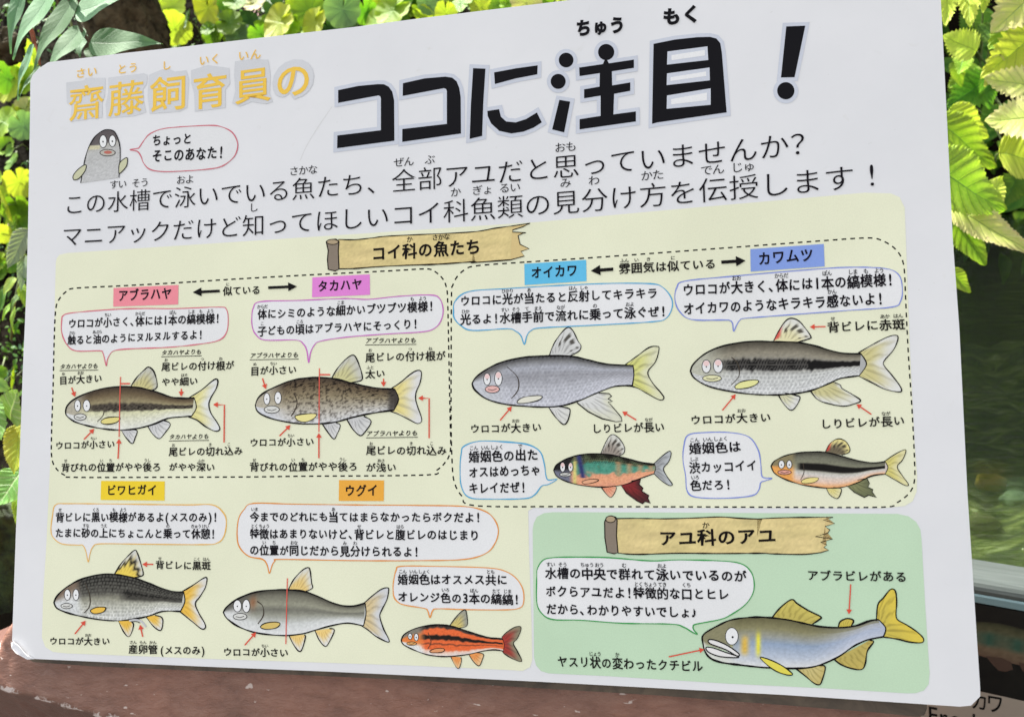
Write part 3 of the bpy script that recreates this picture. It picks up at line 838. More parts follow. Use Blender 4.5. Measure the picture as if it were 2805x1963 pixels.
def fish(crop, style, up, lo, bulge, fins, pect, eyes, mouth, gill, label, lw=4.0, eyecol=(222, 222, 232), mouthcol=None, name='fish_drawing'):
    U = smooth(PL(crop, up)); Lo = smooth(PL(crop, lo))
    root = Print().grid(U, Lo, 130, 40, style, 3.2).build(name, sign, label)
    end = smooth([Lo[-1], P(crop, bulge), U[-1]], False, 6)
    Print().fill([U[-1]] + list(reversed(end[1:-1])) + [Lo[-1]], style(0.985, 0.5 if style is st_taka else 0.3), 3.2).build('tail_root', root)
    Print().line(list(reversed(U)) + Lo[1:], lw, (30, 28, 30), 4.2, False, 0.35).line(end, lw * 0.7, (40, 38, 38), 4.2, False, 0.3).build('body_outline', root)
    for (fname, pts, cb, ct, rc, ragged) in fins:
        q = PL(crop, pts)
        qs = smooth(q, False, 4) if not ragged else q
        base = [(q[0][0] + (q[-1][0] - q[0][0]) * i / 20, q[0][1] + (q[-1][1] - q[0][1]) * i / 20) for i in range(21)]
        def ff(s, r, cb=cb, ct=ct, rc=rc):
            c_ = lerp3(cb, ct, sm(0.3, 0.95, r + 0.12 * vnoise(s * 20, 2, 2)))
            k = math.sin(s * 52 + vnoise(s * 6, r * 3, 1) * 3)
            if k > 0.45 and r > 0.12: c_ = lerp3(c_, rc, 0.42 * min(1, (k - 0.45) * 3) * (1 - 0.5 * r))
            if fname == 'dorsal_fin' and style in (st_biwa,):
                c_ = lerp3(c_, (36, 32, 32), math.exp(-((r - 0.62 + 0.1 * math.sin(s * 40)) / 0.11) ** 2))
            if fname == 'dorsal_fin' and style in (st_oik, st_kawa, st_nup, st_nup2):
                d_ = (r * 7 + s * 2) % 1.0
                if 0.3 < s < 0.85 and 0.4 < r < 0.85 and k > 0 and d_ > 0.45: c_ = lerp3(c_, (52, 48, 44), 0.75)
                if style in (st_kawa, st_nup2) and s < 0.3: c_ = lerp3(c_, (206, 66, 62), 0.8 * (1 - sm(0.16, 0.3, s)) * sm(0.1, 0.4, r))
            return c_
        Print().grid(qs, base, 50, 10, ff, 3.0 if fname != 'tail_fin' else 3.1).build(fname, root)
        Print().line(qs, lw * 0.72, (34, 32, 34), 4.0, False, 0.4).build('fin_outline', root)
    if pect:
        q = smooth(PL(crop, pect[0]), True, 4)
        Print().fill(q, pect[1], 4.6).line(q, lw * 0.6, (40, 38, 34), 4.9, True, 0.4).build('pectoral_fin', root)
    sc = CROPS[crop][2]
    for (ex, ey, rx, ry, *pup) in eyes:
        x, y = P(crop, ex, ey)
        pr = Print().ellipse(x, y, rx / sc + 0.8, ry / sc + 0.8, (44, 42, 46), 4.6).ellipse(x, y, rx / sc - 1, ry / sc - 1, eyecol, 4.9)
        if style in (st_oik, st_kawa, st_nup): pr.ellipse(x, y - ry / sc * 0.45, rx / sc * 0.7, ry / sc * 0.42, (226, 196, 202), 5.1)
        dx, dy = pup if pup else (0, 2)
        pr.ellipse(x + dx / sc, y + dy / sc, max(1.7, rx / sc * 0.16), max(1.9, rx / sc * 0.17), (26, 24, 30), 5.3)
        pr.build('eye', root)
    if mouth:
        mx, my, rx, ry = mouth; x, y = P(crop, mx, my)
        mc = mouthcol or (204, 204, 208)
        Print().ellipse(x, y, rx / sc + 0.6, ry / sc + 0.6, (52, 46, 46), 4.6).ellipse(x, y, rx / sc - 1.4, ry / sc - 1.4, mc, 4.9).line(
            [(x - rx / sc * 0.6, y), (x, y + ry / sc * 0.3), (x + rx / sc * 0.6, y - 1)], 1.8, (60, 50, 50), 5.2).build('mouth', root)
    if gill: Print().line(smooth(PL(crop, gill)), lw * 0.62, (66, 58, 52), 4.6, False, 0.4).build('gill_line', root)
    return root

G1, G2, G3 = (196, 196, 204), (208, 208, 214), (96, 94, 98)
Y1, Y2 = (220, 212, 152), (218, 218, 222)
fish('D', st_abura, [(190, 1150), (200, 1115), (240, 1075), (330, 1030), (440, 1000), (560, 988), (660, 995), (760, 1018), (870, 1055), (960, 1064), (1022, 1060)],
     [(190, 1150), (200, 1180), (260, 1220), (380, 1252), (500, 1268), (620, 1265), (750, 1235), (850, 1195), (930, 1185), (1005, 1180)], (1036, 1125),
     [('tail_fin', [(990, 1060), (1070, 1010), (1150, 945), (1175, 950), (1165, 1000), (1130, 1060), (1117, 1105), (1130, 1160), (1170, 1220), (1188, 1262), (1160, 1277), (1100, 1250), (1040, 1205), (985, 1185)], Y1, (214, 216, 224), (150, 146, 110), 0),
      ('dorsal_fin', [(612, 988), (650, 930), (700, 880), (730, 863), (765, 900), (782, 990), (735, 1018)], (196, 188, 140), (186, 186, 182), (96, 90, 78), 0),
      ('pelvic_fin', [(550, 1268), (575, 1310), (620, 1357), (640, 1320), (653, 1275), (620, 1265)], G1, G2, G3, 0),
      ('anal_fin', [(720, 1240), (750, 1290), (795, 1325), (835, 1285), (868, 1230), (820, 1205)], G1, G2, G3, 0)],
     ([(420, 1212), (450, 1192), (510, 1185), (545, 1192), (520, 1220), (470, 1232), (430, 1228)], (216, 204, 136)), [(268, 1112, 20, 38), (327, 1112, 23, 38)],
     (285, 1185, 40, 22), [(440, 1145), (430, 1180), (395, 1215)], 'brown fish drawing with one dark side stripe and pale forked tail')
fish('E', st_taka, [(118, 1110), (135, 1065), (180, 1025), (260, 985), (350, 950), (450, 933), (540, 930), (640, 940), (740, 965), (850, 990), (940, 1002), (1020, 1005)],
     [(118, 1110), (130, 1145), (170, 1175), (260, 1205), (400, 1228), (550, 1228), (650, 1215), (740, 1190), (850, 1165), (960, 1148), (1015, 1142)], (1045, 1070),
     [('tail_fin', [(1000, 1000), (1060, 960), (1120, 910), (1165, 885), (1192, 895), (1185, 960), (1160, 1020), (1155, 1065), (1165, 1110), (1190, 1180), (1192, 1215), (1165, 1227), (1110, 1200), (1050, 1170), (985, 1145)], (222, 208, 142), (212, 212, 220), (140, 134, 112), 0),
      ('dorsal_fin', [(612, 935), (650, 870), (700, 815), (740, 787), (765, 795), (790, 850), (810, 920), (800, 950), (728, 965)], (196, 192, 148), (190, 190, 188), (100, 94, 82), 0),
      ('pelvic_fin', [(548, 1225), (585, 1280), (625, 1327), (645, 1300), (668, 1240), (640, 1222)], G1, G2, G3, 0),
      ('anal_fin', [(710, 1200), (750, 1265), (795, 1305), (825, 1285), (868, 1215), (820, 1180)], G1, G2, G3, 0)],
     ([(375, 1180), (420, 1168), (490, 1163), (515, 1172), (490, 1200), (440, 1218), (395, 1208)], (222, 212, 150)), [(193, 1068, 20, 38), (265, 1062, 22, 40)],
     (225, 1137, 50, 25), [(370, 1035), (388, 1085), (380, 1130), (350, 1180)], 'mottled dark brown fish drawing with pale yellow forked tail')
fish('F', st_oik, [(198, 868), (220, 830), (290, 780), (380, 740), (500, 715), (620, 707), (760, 708), (870, 730), (960, 752), (1050, 760), (1130, 762)],
     [(198, 868), (215, 905), (280, 955), (380, 985), (500, 998), (620, 1003), (720, 995), (820, 965), (900, 930), (1000, 890), (1060, 880), (1125, 880)], (1134, 820),
     [('tail_fin', [(1085, 757), (1150, 710), (1220, 660), (1265, 652), (1280, 665), (1260, 740), (1215, 800), (1240, 860), (1290, 920), (1308, 950), (1285, 962), (1220, 930), (1160, 895), (1110, 880)], (206, 206, 130), (212, 212, 188), (88, 86, 72), 0),
      ('dorsal_fin', [(645, 705), (670, 640), (710, 580), (750, 543), (780, 560), (810, 620), (828, 650), (815, 680), (760, 710)], (196, 196, 202), (206, 206, 212), (90, 88, 92), 0),
      ('pelvic_fin', [(640, 1003), (680, 1060), (725, 1103), (750, 1085), (765, 1030), (755, 1010), (700, 1000)], G2, (206, 206, 208), G3, 0),
      ('anal_fin', [(805, 978), (870, 1030), (950, 1070), (1030, 1088), (1065, 1085), (1060, 1060), (1000, 990), (985, 975), (1010, 970), (985, 955), (1005, 940), (990, 925), (930, 922)], (206, 206, 212), (206, 206, 194), (110, 108, 108), 1)],
     ([(460, 970), (490, 948), (560, 937), (603, 940), (590, 960), (540, 975), (470, 982)], (214, 212, 206)), [(285, 842, 20, 35), (350, 838, 22, 42)],
     (315, 900, 42, 22), [(425, 955), (465, 900), (460, 830), (400, 770)], 'silver grey fish drawing with yellowish forked tail', mouthcol=(220, 176, 178))
fish('F', st_nup, [(670, 1368), (690, 1335), (750, 1300), (830, 1278), (920, 1272), (1010, 1280), (1100, 1302), (1180, 1322), (1255, 1332)],
     [(670, 1368), (690, 1405), (750, 1435), (830, 1455), (930, 1465), (1010, 1462), (1090, 1448), (1160, 1420), (1250, 1388)], (1260, 1360),
     [('tail_fin', [(1250, 1330), (1300, 1285), (1340, 1258), (1350, 1275), (1335, 1320), (1305, 1360), (1330, 1410), (1357, 1450), (1335, 1455), (1290, 1425), (1250, 1388)], (150, 152, 160), (176, 180, 190), (66, 66, 72), 0),
      ('dorsal_fin', [(942, 1272), (965, 1220), (990, 1175), (1015, 1162), (1050, 1185), (1080, 1235), (1075, 1270), (1045, 1288)], (150, 140, 136), (206, 206, 206), (28, 26, 28), 0),
      ('pelvic_fin', [(945, 1465), (970, 1500), (1000, 1525), (1025, 1495), (1032, 1465), (1005, 1460)], (226, 150, 124), (222, 170, 148), (130, 60, 50), 0),
      ('anal_fin', [(1060, 1455), (1090, 1500), (1150, 1545), (1185, 1562), (1200, 1548), (1230, 1560), (1215, 1530), (1222, 1515), (1180, 1490), (1188, 1472), (1165, 1450), (1175, 1420), (1120, 1430)], (128, 46, 50), (74, 40, 44), (40, 24, 26), 1)],
     ([(835, 1435), (870, 1422), (915, 1420), (930, 1427), (900, 1440), (850, 1447)], (222, 166, 138)), [(722, 1350, 15, 28), (768, 1350, 14, 26)],
     (738, 1393, 34, 12), None, 'small fish drawing in green, orange and navy with ragged red fin', 3.0)
fish('G', st_kawa, [(193, 795), (210, 755), (270, 700), (350, 660), (450, 635), (560, 623), (680, 625), (800, 628), (900, 645), (1000, 675), (1080, 692), (1180, 695)],
     [(193, 795), (215, 835), (290, 880), (400, 908), (540, 928), (680, 933), (800, 925), (900, 905), (1000, 865), (1060, 838), (1170, 822)], (1212, 755),
     [('tail_fin', [(1165, 690), (1250, 640), (1330, 600), (1380, 588), (1395, 605), (1370, 670), (1315, 735), (1315, 765), (1360, 820), (1405, 880), (1415, 910), (1390, 915), (1320, 900), (1250, 865), (1170, 825)], (198, 190, 142), (214, 214, 218), (132, 124, 92), 0),
      ('dorsal_fin', [(675, 620), (700, 570), (740, 510), (775, 490), (820, 505), (860, 550), (890, 595), (880, 608), (815, 628)], (216, 210, 176), (214, 214, 216), (120, 112, 90), 0),
      ('pelvic_fin', [(700, 930), (730, 980), (770, 1020), (800, 1005), (828, 950), (800, 935), (740, 922)], (206, 204, 176), (212, 212, 216), G3, 0),
      ('anal_fin', [(885, 905), (930, 960), (1000, 985), (1080, 998), (1140, 985), (1178, 965), (1130, 930), (1070, 895), (1060, 875), (1010, 855)], (196, 190, 146), (214, 214, 216), (118, 112, 90), 0)],
     ([(450, 885), (480, 860), (540, 847), (587, 850), (570, 875), (520, 893), (465, 898)], (220, 218, 158)), [(285, 768, 25, 38), (353, 765, 27, 40)],
     (318, 837, 55, 20), [(430, 875), (475, 820), (465, 750), (430, 715)], 'large grey fish drawing with black side band and red marked back fin', mouthcol=(214, 212, 178))
fish('G', st_nup2, [(660, 1345), (680, 1315), (740, 1285), (820, 1267), (900, 1262), (980, 1265), (1080, 1290), (1160, 1312), (1250, 1325), (1320, 1318)],
     [(660, 1345), (680, 1385), (740, 1420), (830, 1450), (920, 1465), (1000, 1472), (1080, 1465), (1160, 1440), (1240, 1402), (1320, 1390)], (1336, 1352),
     [('tail_fin', [(1315, 1318), (1370, 1280), (1430, 1250), (1440, 1262), (1420, 1310), (1390, 1348), (1420, 1400), (1455, 1450), (1435, 1455), (1380, 1425), (1315, 1388)], (206, 196, 124), (214, 208, 168), (118, 110, 74), 0),
      ('dorsal_fin', [(975, 1262), (1000, 1215), (1045, 1187), (1090, 1200), (1115, 1240), (1110, 1265), (1070, 1280)], (110, 100, 84), (224, 212, 150), (52, 46, 44), 0),
      ('pelvic_fin', [(980, 1472), (1000, 1510), (1040, 1532), (1060, 1510), (1065, 1475), (1020, 1468)], (218, 206, 140), (216, 210, 170), (130, 120, 90), 0),
      ('anal_fin', [(1095, 1455), (1140, 1495), (1200, 1525), (1225, 1512), (1270, 1525), (1245, 1495), (1250, 1480), (1220, 1465), (1230, 1445), (1215, 1415), (1160, 1425)], (128, 130, 96), (104, 108, 84), (48, 50, 40), 1)],
     ([(835, 1430), (870, 1413), (920, 1410), (935, 1418), (910, 1438), (850, 1445)], (222, 206, 140)), [(720, 1335, 17, 24), (765, 1335, 15, 24)],
     (738, 1380, 40, 14), [(830, 1425), (850, 1380), (845, 1330)], 'small dark banded fish drawing with orange head and belly', 3.0, mouthcol=(222, 160, 150))
OR1 = (226, 182, 82)
fish('H', st_biwa, [(350, 868), (370, 825), (430, 770), (520, 720), (620, 692), (720, 685), (850, 705), (950, 740), (1040, 775), (1120, 797), (1185, 800)],
     [(350, 868), (370, 905), (440, 935), (550, 962), (660, 980), (760, 985), (860, 975), (960, 955), (1050, 925), (1165, 925)], (1193, 862),
     [('tail_fin', [(1172, 800), (1240, 760), (1310, 713), (1335, 712), (1325, 770), (1290, 830), (1260, 875), (1285, 940), (1320, 1000), (1325, 1030), (1300, 1037), (1240, 990), (1160, 925)], OR1, (212, 212, 218), (170, 130, 60), 0),
      ('dorsal_fin', [(740, 685), (780, 620), (830, 565), (868, 532), (885, 545), (910, 620), (925, 685), (905, 700), (870, 708)], (228, 202, 96), (206, 206, 208), (170, 140, 70), 0),
      ('pelvic_fin', [(765, 988), (795, 1050), (828, 1088), (850, 1060), (862, 1010), (845, 985)], OR1, (214, 210, 206), (170, 130, 60), 0),
      ('anal_fin', [(945, 962), (990, 1020), (1035, 1048), (1050, 1010), (1045, 965), (1000, 950)], OR1, (212, 212, 216), (170, 130, 60), 0)],
     ([(585, 920), (620, 900), (670, 897), (685, 905), (665, 930), (610, 940)], OR1), [(437, 818, 20, 35), (492, 818, 19, 37)],
     (432, 890, 38, 18), [(545, 935), (580, 890), (580, 820), (550, 740)], 'dark scaled fish drawing with yellow fins and black barred back fin')
fish('I', st_ugui, [(147, 930), (170, 895), (230, 850), (320, 810), (420, 790), (540, 785), (660, 795), (760, 830), (850, 870), (930, 890), (1000, 888), (1060, 870)],
     [(147, 930), (170, 970), (240, 1020), (330, 1055), (430, 1073), (550, 1080), (660, 1068), (740, 1045), (850, 1015), (950, 1000), (1050, 1018)], (1066, 940),
     [('tail_fin', [(1045, 880), (1100, 830), (1160, 785), (1200, 773), (1212, 785), (1200, 850), (1165, 920), (1155, 960), (1180, 1040), (1213, 1105), (1205, 1122), (1130, 1085), (1080, 1045), (1030, 1014)], (206, 186, 148), (200, 202, 214), (120, 110, 96), 0),
      ('dorsal_fin', [(567, 782), (600, 720), (650, 665), (690, 643), (705, 660), (715, 740), (720, 775), (670, 800)], (220, 192, 128), (206, 206, 206), (150, 120, 80), 0),
      ('pelvic_fin', [(570, 1080), (600, 1140), (635, 1182), (655, 1165), (675, 1095), (670, 1075)], (226, 196, 130), (214, 214, 218), (170, 130, 80), 0),
      ('anal_fin', [(738, 1050), (765, 1110), (805, 1150), (835, 1110), (862, 1045), (830, 1035)], (226, 196, 130), (214, 214, 218), (170, 130, 80), 0)],
     ([(388, 1020), (420, 1000), (480, 993), (513, 1003), (490, 1030), (430, 1040), (395, 1033)], (206, 180, 110)), [(238, 890, 26, 38), (295, 890, 24, 42)],
     (255, 958, 45, 22), [(370, 1005), (405, 950), (400, 890), (365, 860)], 'plain grey fish drawing with orange tinted fins')
fish('I', st_ugui2, [(1293, 1112), (1310, 1075), (1370, 1040), (1450, 1018), (1540, 1010), (1620, 1020), (1700, 1045), (1790, 1075), (1870, 1095), (1945, 1100)],
     [(1293, 1112), (1310, 1140), (1380, 1175), (1460, 1203), (1550, 1215), (1640, 1212), (1730, 1200), (1820, 1180), (1890, 1172), (1950, 1180)], (1956, 1140),
     [('tail_fin', [(1940, 1092), (1970, 1060), (2020, 1028), (2060, 1022), (2062, 1050), (2040, 1100), (2015, 1130), (2040, 1180), (2068, 1235), (2060, 1248), (2010, 1230), (1960, 1200), (1945, 1182)], (158, 60, 56), (136, 130, 112), (60, 50, 46), 0),
      ('dorsal_fin', [(1607, 1015), (1635, 975), (1670, 935), (1700, 915), (1712, 930), (1720, 1000), (1705, 1025), (1660, 1032)], (206, 188, 120), (150, 150, 144), (80, 76, 66), 0),
      ('pelvic_fin', [(1612, 1215), (1635, 1265), (1662, 1293), (1680, 1250), (1678, 1220)], (228, 150, 90), (224, 186, 146), (150, 90, 50), 0),
      ('anal_fin', [(1730, 1205), (1760, 1250), (1795, 1275), (1815, 1235), (1822, 1200), (1780, 1190)], (228, 150, 90), (224, 186, 146), (150, 90, 50), 0)],
     ([(1478, 1180), (1510, 1165), (1560, 1163), (1572, 1175), (1550, 1188), (1490, 1190)], (216, 150, 110)), [(1350, 1085, 13, 20), (1390, 1090, 14, 24)],
     (1360, 1132, 32, 12), [(1465, 1165), (1485, 1120), (1465, 1060)], 'small orange and black striped fish drawing', 3.0, mouthcol=(228, 170, 110))
AY, AY2, AY3 = (212, 190, 82), (196, 178, 84), (112, 98, 52)
ay = fish('K', st_ayu, [(-200, 1050), (-198, 1025), (-170, 995), (-80, 945), (0, 910), (100, 893), (200, 888), (300, 893), (420, 908), (520, 930), (640, 955), (780, 963), (900, 950), (1000, 915), (1065, 905)],
     [(-200, 1050), (-182, 1130), (-140, 1183), (-60, 1213), (50, 1228), (150, 1240), (260, 1250), (430, 1255), (560, 1250), (660, 1225), (780, 1170), (880, 1100), (960, 1060), (1010, 1045), (1100, 1028)], (1116, 965),
     [('tail_fin', [(1050, 915), (1060, 800), (1100, 750), (1150, 690), (1185, 700), (1195, 780), (1190, 860), (1200, 905), (1260, 940), (1330, 985), (1380, 1030), (1388, 1060), (1360, 1072), (1280, 1065), (1200, 1045), (1095, 1030)], AY2, AY, (100, 86, 44), 0),
      ('dorsal_fin', [(300, 893), (360, 820), (440, 762), (480, 790), (560, 840), (650, 885), (640, 905), (590, 938)], (186, 172, 96), (196, 182, 100), AY3, 0),
      ('adipose_fin', [(775, 963), (790, 920), (840, 898), (885, 912), (870, 950)], AY2, (200, 180, 90), AY3, 0),
      ('pelvic_fin', [(470, 1255), (540, 1310), (600, 1360), (640, 1372), (660, 1340), (683, 1245), (640, 1235)], (196, 182, 128), (190, 174, 116), AY3, 0),
      ('anal_fin', [(745, 1190), (800, 1230), (880, 1258), (945, 1262), (970, 1220), (985, 1130), (1030, 1065), (1000, 1055)], (180, 164, 96), (186, 168, 96), AY3, 0)],
     ([(215, 1175), (290, 1195), (380, 1240), (447, 1295), (410, 1302), (330, 1275), (260, 1225)], (216, 204, 90)), [(12, 1025, 46, 62, 6, 6)],
     None, None, 'large blue grey fish drawing with yellow fins and open mouth on the green field', 5.0)
mo = [(1395, 1090), (1425, 1092), (1540, 1130), (1560, 1142), (1480, 1122), (1400, 1108)]
Print().fill(PL('J', mo), GRN, 4.4).build('mouth_opening', ay)
for q in ([(1420, 1050), (1470, 1055), (1560, 1095), (1635, 1150), (1620, 1165), (1540, 1120), (1430, 1078)],
          [(1400, 1105), (1450, 1108), (1540, 1140), (1630, 1170), (1610, 1178), (1500, 1170), (1420, 1140)]):
    q = smooth(PL('J', q), True, 4)
    Print().fill(q, (218, 216, 224), 4.7).line(q, 3.4, (36, 34, 38), 5.0, True).build('lip', ay)
# egg tube of the dark fish, red guide lines
Print().line(smooth(PL('H', [(835, 985), (870, 980), (905, 985), (925, 1000), (942, 1025)])), 5, (188, 188, 198), 4.6).line(
    smooth(PL('H', [(850, 992), (880, 990), (905, 1000)])), 2, (80, 76, 80), 4.9).build('egg_tube', sign)
rline('D', [(546, 925), (541, 1120), (537, 1315)]); rline('D', [(550, 970), (608, 970)], 4)
rline('E', [(533, 870), (532, 1080), (530, 1282)]); rline('E', [(535, 912), (603, 912)], 4)
rline('I', [(560, 712), (555, 920), (550, 1135)])

# ---- waving grey fish figure beside the first bubble
def st_masc(s, t):
    c_ = ramp_c([(0, (186, 186, 194)), (0.5, (178, 178, 184)), (0.61, (172, 170, 170)), (0.66, (96, 90, 94)), (1, (84, 78, 84))], s + 0.10 * (0.5 - t) * 1.2)
    if 0.53 < s < 0.60 and t < 0.35: c_ = (196, 190, 168)
    return pencil(c_, s, t, 0.10)
La = smooth(PL('A', [(540, 1222), (553, 1150), (572, 1050), (598, 975), (640, 908), (690, 872), (720, 866)]))
Ra = smooth(PL('A', [(795, 1185), (800, 1110), (803, 1000), (790, 930), (768, 885), (745, 870), (720, 866)]))
mas = Print().grid(Ra, La, 60, 30, st_masc, 3).build('fish_drawing', sign, 'upright grey fish figure drawing waving beside the pink outlined bubble')
Print().line(La + list(reversed(Ra))[1:], 2.6, (52, 50, 54), 4.2, False, 0.4).build('body_outline', mas)
for q in ([(575, 1100), (570, 1140), (530, 1190), (495, 1200), (492, 1170), (530, 1125)], [(800, 1090), (840, 1055), (852, 1062), (845, 1110), (805, 1155), (795, 1150)]):
    q = smooth(PL('A', q), True, 4)
    Print().fill(q, (192, 192, 168), 4.3).line(q, 2.4, (60, 56, 50), 4.6, True).build('fin', mas)
for (ex, ey, rx, ry) in ((690, 945, 24, 42), (752, 942, 22, 38)):
    x, y = P('A', ex, ey)
    Print().ellipse(x, y, rx / 2.435 + 1, ry / 2.435 + 1, (60, 56, 62), 4.4).ellipse(x, y, rx / 2.435 - .8, ry / 2.435 - .8, (220, 221, 230), 4.7).ellipse(x, y + 1, 2, 2.4, (30, 28, 34), 5).build('eye', mas)
x, y = P('A', 720, 1020)
Print().ellipse(x, y, 22, 10, (60, 54, 56), 4.4).ellipse(x, y, 20, 8, (176, 172, 170), 4.7).ellipse(x + 1, y - 1, 11, 4.5, (176, 104, 96), 5).build('mouth', mas)

# a few scuffs on the lamination
for q in ([(910, 292), (870, 350), (840, 400), (822, 440)], [(1275, 880), (1290, 930)], [(2378, 395), (2388, 390)], [(2110, 35), (2116, 32)], [(1320, 955), (1345, 935)]):
    Print().line(smooth(PL('S', q)), 1.5, (203, 203, 211), 0.6).build('scratch', sign)

# ------------------------------------------------------------------ brown stand under the sign
BROWN, nt, b, out = new_mat('rough_brown_paint')
tc = N(nt, 'ShaderNodeTexCoord').outputs['Object']
mp = N(nt, 'ShaderNodeMapping'); mp.inputs['Scale'].default_value = (1, 2.2, 1); mp.inputs['Rotation'].default_value = (0, 0, R(-25))
nt.links.new(tc, mp.inputs[0])
n1 = noise_n(nt, mp.outputs[0], 40, 10, 0.72, 0.3)
n2 = noise_n(nt, mp.outputs[0], 130, 5, 0.7)
n3 = noise_n(nt, tc, 8, 4)
r1 = ramp(nt, n1, [(0.3, (0.19, 0.088, 0.060)), (0.5, (0.265, 0.128, 0.090)), (0.75, (0.34, 0.185, 0.135))])
r3 = ramp(nt, n3, [(0.35, (0.82, 0.85, 0.85)), (0.65, (1.1, 1.05, 1.0))])
c = mixc(nt, 1.0, r1.outputs[0], r3.outputs[0], 'MULTIPLY')
chips = ramp(nt, noise_n(nt, mp.outputs[0], 75, 3, 0.5), [(0.70, (0, 0, 0)), (0.74, (1, 1, 1))])
c = mixc(nt, chips.outputs[0], c, (0.62, 0.50, 0.44, 1))
wa = N(nt, 'ShaderNodeAttribute', attribute_name='Wear')
wsp = N(nt, 'ShaderNodeSeparateXYZ'); nt.links.new(wa.outputs['Color'], wsp.inputs[0])
wnz = noise_n(nt, tc, 150, 4, 0.6)
wk = math_n(nt, 'MULTIPLY', math_n(nt, 'SUBTRACT', math_n(nt, 'ADD', math_n(nt, 'MULTIPLY', wsp.outputs[0], 0.36), wnz), 0.72), 9.0, True)
c = mixc(nt, math_n(nt, 'MULTIPLY', wsp.outputs[1], 0.8), c, (0.135, 0.062, 0.052, 1))  # second channel: face beyond the ridge coloured darker maroon
c = mixc(nt, wk, c, (0.66, 0.56, 0.52, 1))
nt.links.new(c, b.inputs['Base Color'])
b.inputs['Roughness'].default_value = 0.48
hsum = math_n(nt, 'ADD', n1, math_n(nt, 'MULTIPLY', n2, 0.6))
bump(nt, hsum, 0.6, 0.004, b)
b.inputs['Roughness'].default_value = 0.36
WOODSHADE = simple_mat('dark_stained_wood', (0.035, 0.025, 0.018), (0.13, 0.095, 0.062), 30, 0.65, 0.5, 0.002, dist=1.0)  # dark tone carries the shade below the board

stand = empty('sign_stand', (0.45, -0.02, -0.03), (R(60), 0, 0))
tag(stand, 'rough brown painted sloping stand with chipped edges beneath the white board', 'stand')
SO = Vector((0.45, -0.02, -0.03))
def bl(u, v_, w_):     # board coords (u from sign centre) -> stand local
    wpt = Vector((0.45, 0, 0)) + BU * u + BV * v_ + BN * w_
    d = wpt - SO
    return (d.dot(BU), d.dot(BV), d.dot(BN))
W0 = -0.016
def bw(px, py, w_): q = brd(px, py, w_); return (q.x, q.y)
# top slab: heightfield clipped by a front ridge line and a left flank
rA = Vector(bw(78, 1903, W0)); rB = Vector(bw(300, 1963, W0)); rd = (rB - rA).normalized(); rn = Vector((rd.y, -rd.x))   # rn points outwards (down)
lA = Vector(bw(45, 1790, W0)); lB = Vector(bw(12, 1900, W0)); ld = (lB - lA).normalized(); ln = Vector((ld.y, -ld.x))
if ln.x > 0: ln = -ln
if rn.y > 0: rn = -rn
NX, NY = 300, 130
sA = Vector(bw(32, 1700, W0)); sB = Vector(bw(-70, 1890, W0)); sdv = (sB - sA).normalized(); sn = Vector((sdv.y, -sdv.x))
if sn.x > 0: sn = -sn
WEAR_TONE = []
u0, u1, v0, v1 = -0.68, 0.408, -0.34, 0.50
V = []; F = []
for j in range(NY):
    for i in range(NX):
        u = u0 + (u1 - u0) * i / (NX - 1)
        tt = j / (NY - 1)
        v_ = v0 + (v1 - v0) * (tt ** 1.15)
        p = Vector((u, v_))
        d1 = (p - rA).dot(rn) + 0.0035 * vnoise(u * 60, v_ * 60, 2)      # beyond the ridge
        d2 = (p - lA).dot(ln) + 0.004 * vnoise(u * 40, v_ * 40, 6)
        h_ = W0
        if d1 > -0.006: h_ += 0.0026 * math.exp(-((d1) / 0.004) ** 2) * (0.6 + 0.8 * vnoise(u * 90, v_ * 90, 1))
        if d1 > 0: h_ -= min(d1 * 1.1, 0.22 + d1 * 0.25)
        d3 = (p - sA).dot(sn) + 0.003 * vnoise(u * 40, v_ * 40, 9)
        if d2 > 0: h_ -= d2 * 0.06
        if d3 > 0 and v_ > -0.02: h_ -= d3 * 2.5
        if u < -0.60: h_ -= (-0.60 - u) * 3
        WEAR_TONE.append((math.exp(-((d1 - 0.001) / 0.0035) ** 2) + 0.35 * math.exp(-(d2 / 0.003) ** 2), sm(0.0, 0.004, d1), 0, 1))
        h_ += 0.0011 * vnoise(u * 45, v_ * 110, 3) + 0.0007 * vnoise(u * 140, v_ * 200, 5)
        h_ += 0.0012 * vnoise(u * 9, v_ * 9, 8)
        if u > u1 - 0.012: h_ -= (u - (u1 - 0.012)) ** 2 * 60
        V.append(bl(u, v_, h_))
for j in range(NY - 1):
    for i in range(NX - 1):
        a = j * NX + i; F.append((a, a + 1, a + NX + 1, a + NX))
top = mesh_obj('sloping_top', V, F, BROWN, stand, smooth=True)
a_ = top.data.color_attributes.new('Wear', 'FLOAT_COLOR', 'POINT')
a_.data.foreach_set('color', [c_ for w_ in WEAR_TONE for c_ in w_])
# stand body below: side walls down to the ground (world vertical pieces)
def to_local(wp):
    d = Vector(wp) - SO
    return (d.dot(BU), d.dot(BV), d.dot(BN))
def wpt(u, v_, w_): return Vector((0.45, 0, 0)) + BU * u + BV * v_ + BN * w_
GZ = -0.80
foot = [wpt(0.415, -0.30, -0.05), wpt(0.415, 0.50, -0.05), wpt(-0.44, 0.50, -0.05), wpt(-0.44, -0.30, -0.12)]
Vb = [to_local(p) for p in foot] + [to_local((p.x, p.y, GZ)) for p in foot]
mesh_obj('pedestal', Vb, [(0, 1, 2, 3), (4, 7, 6, 5), (0, 4, 5, 1), (1, 5, 6, 2), (2, 6, 7, 3), (3, 7, 4, 0)], BROWN, stand)
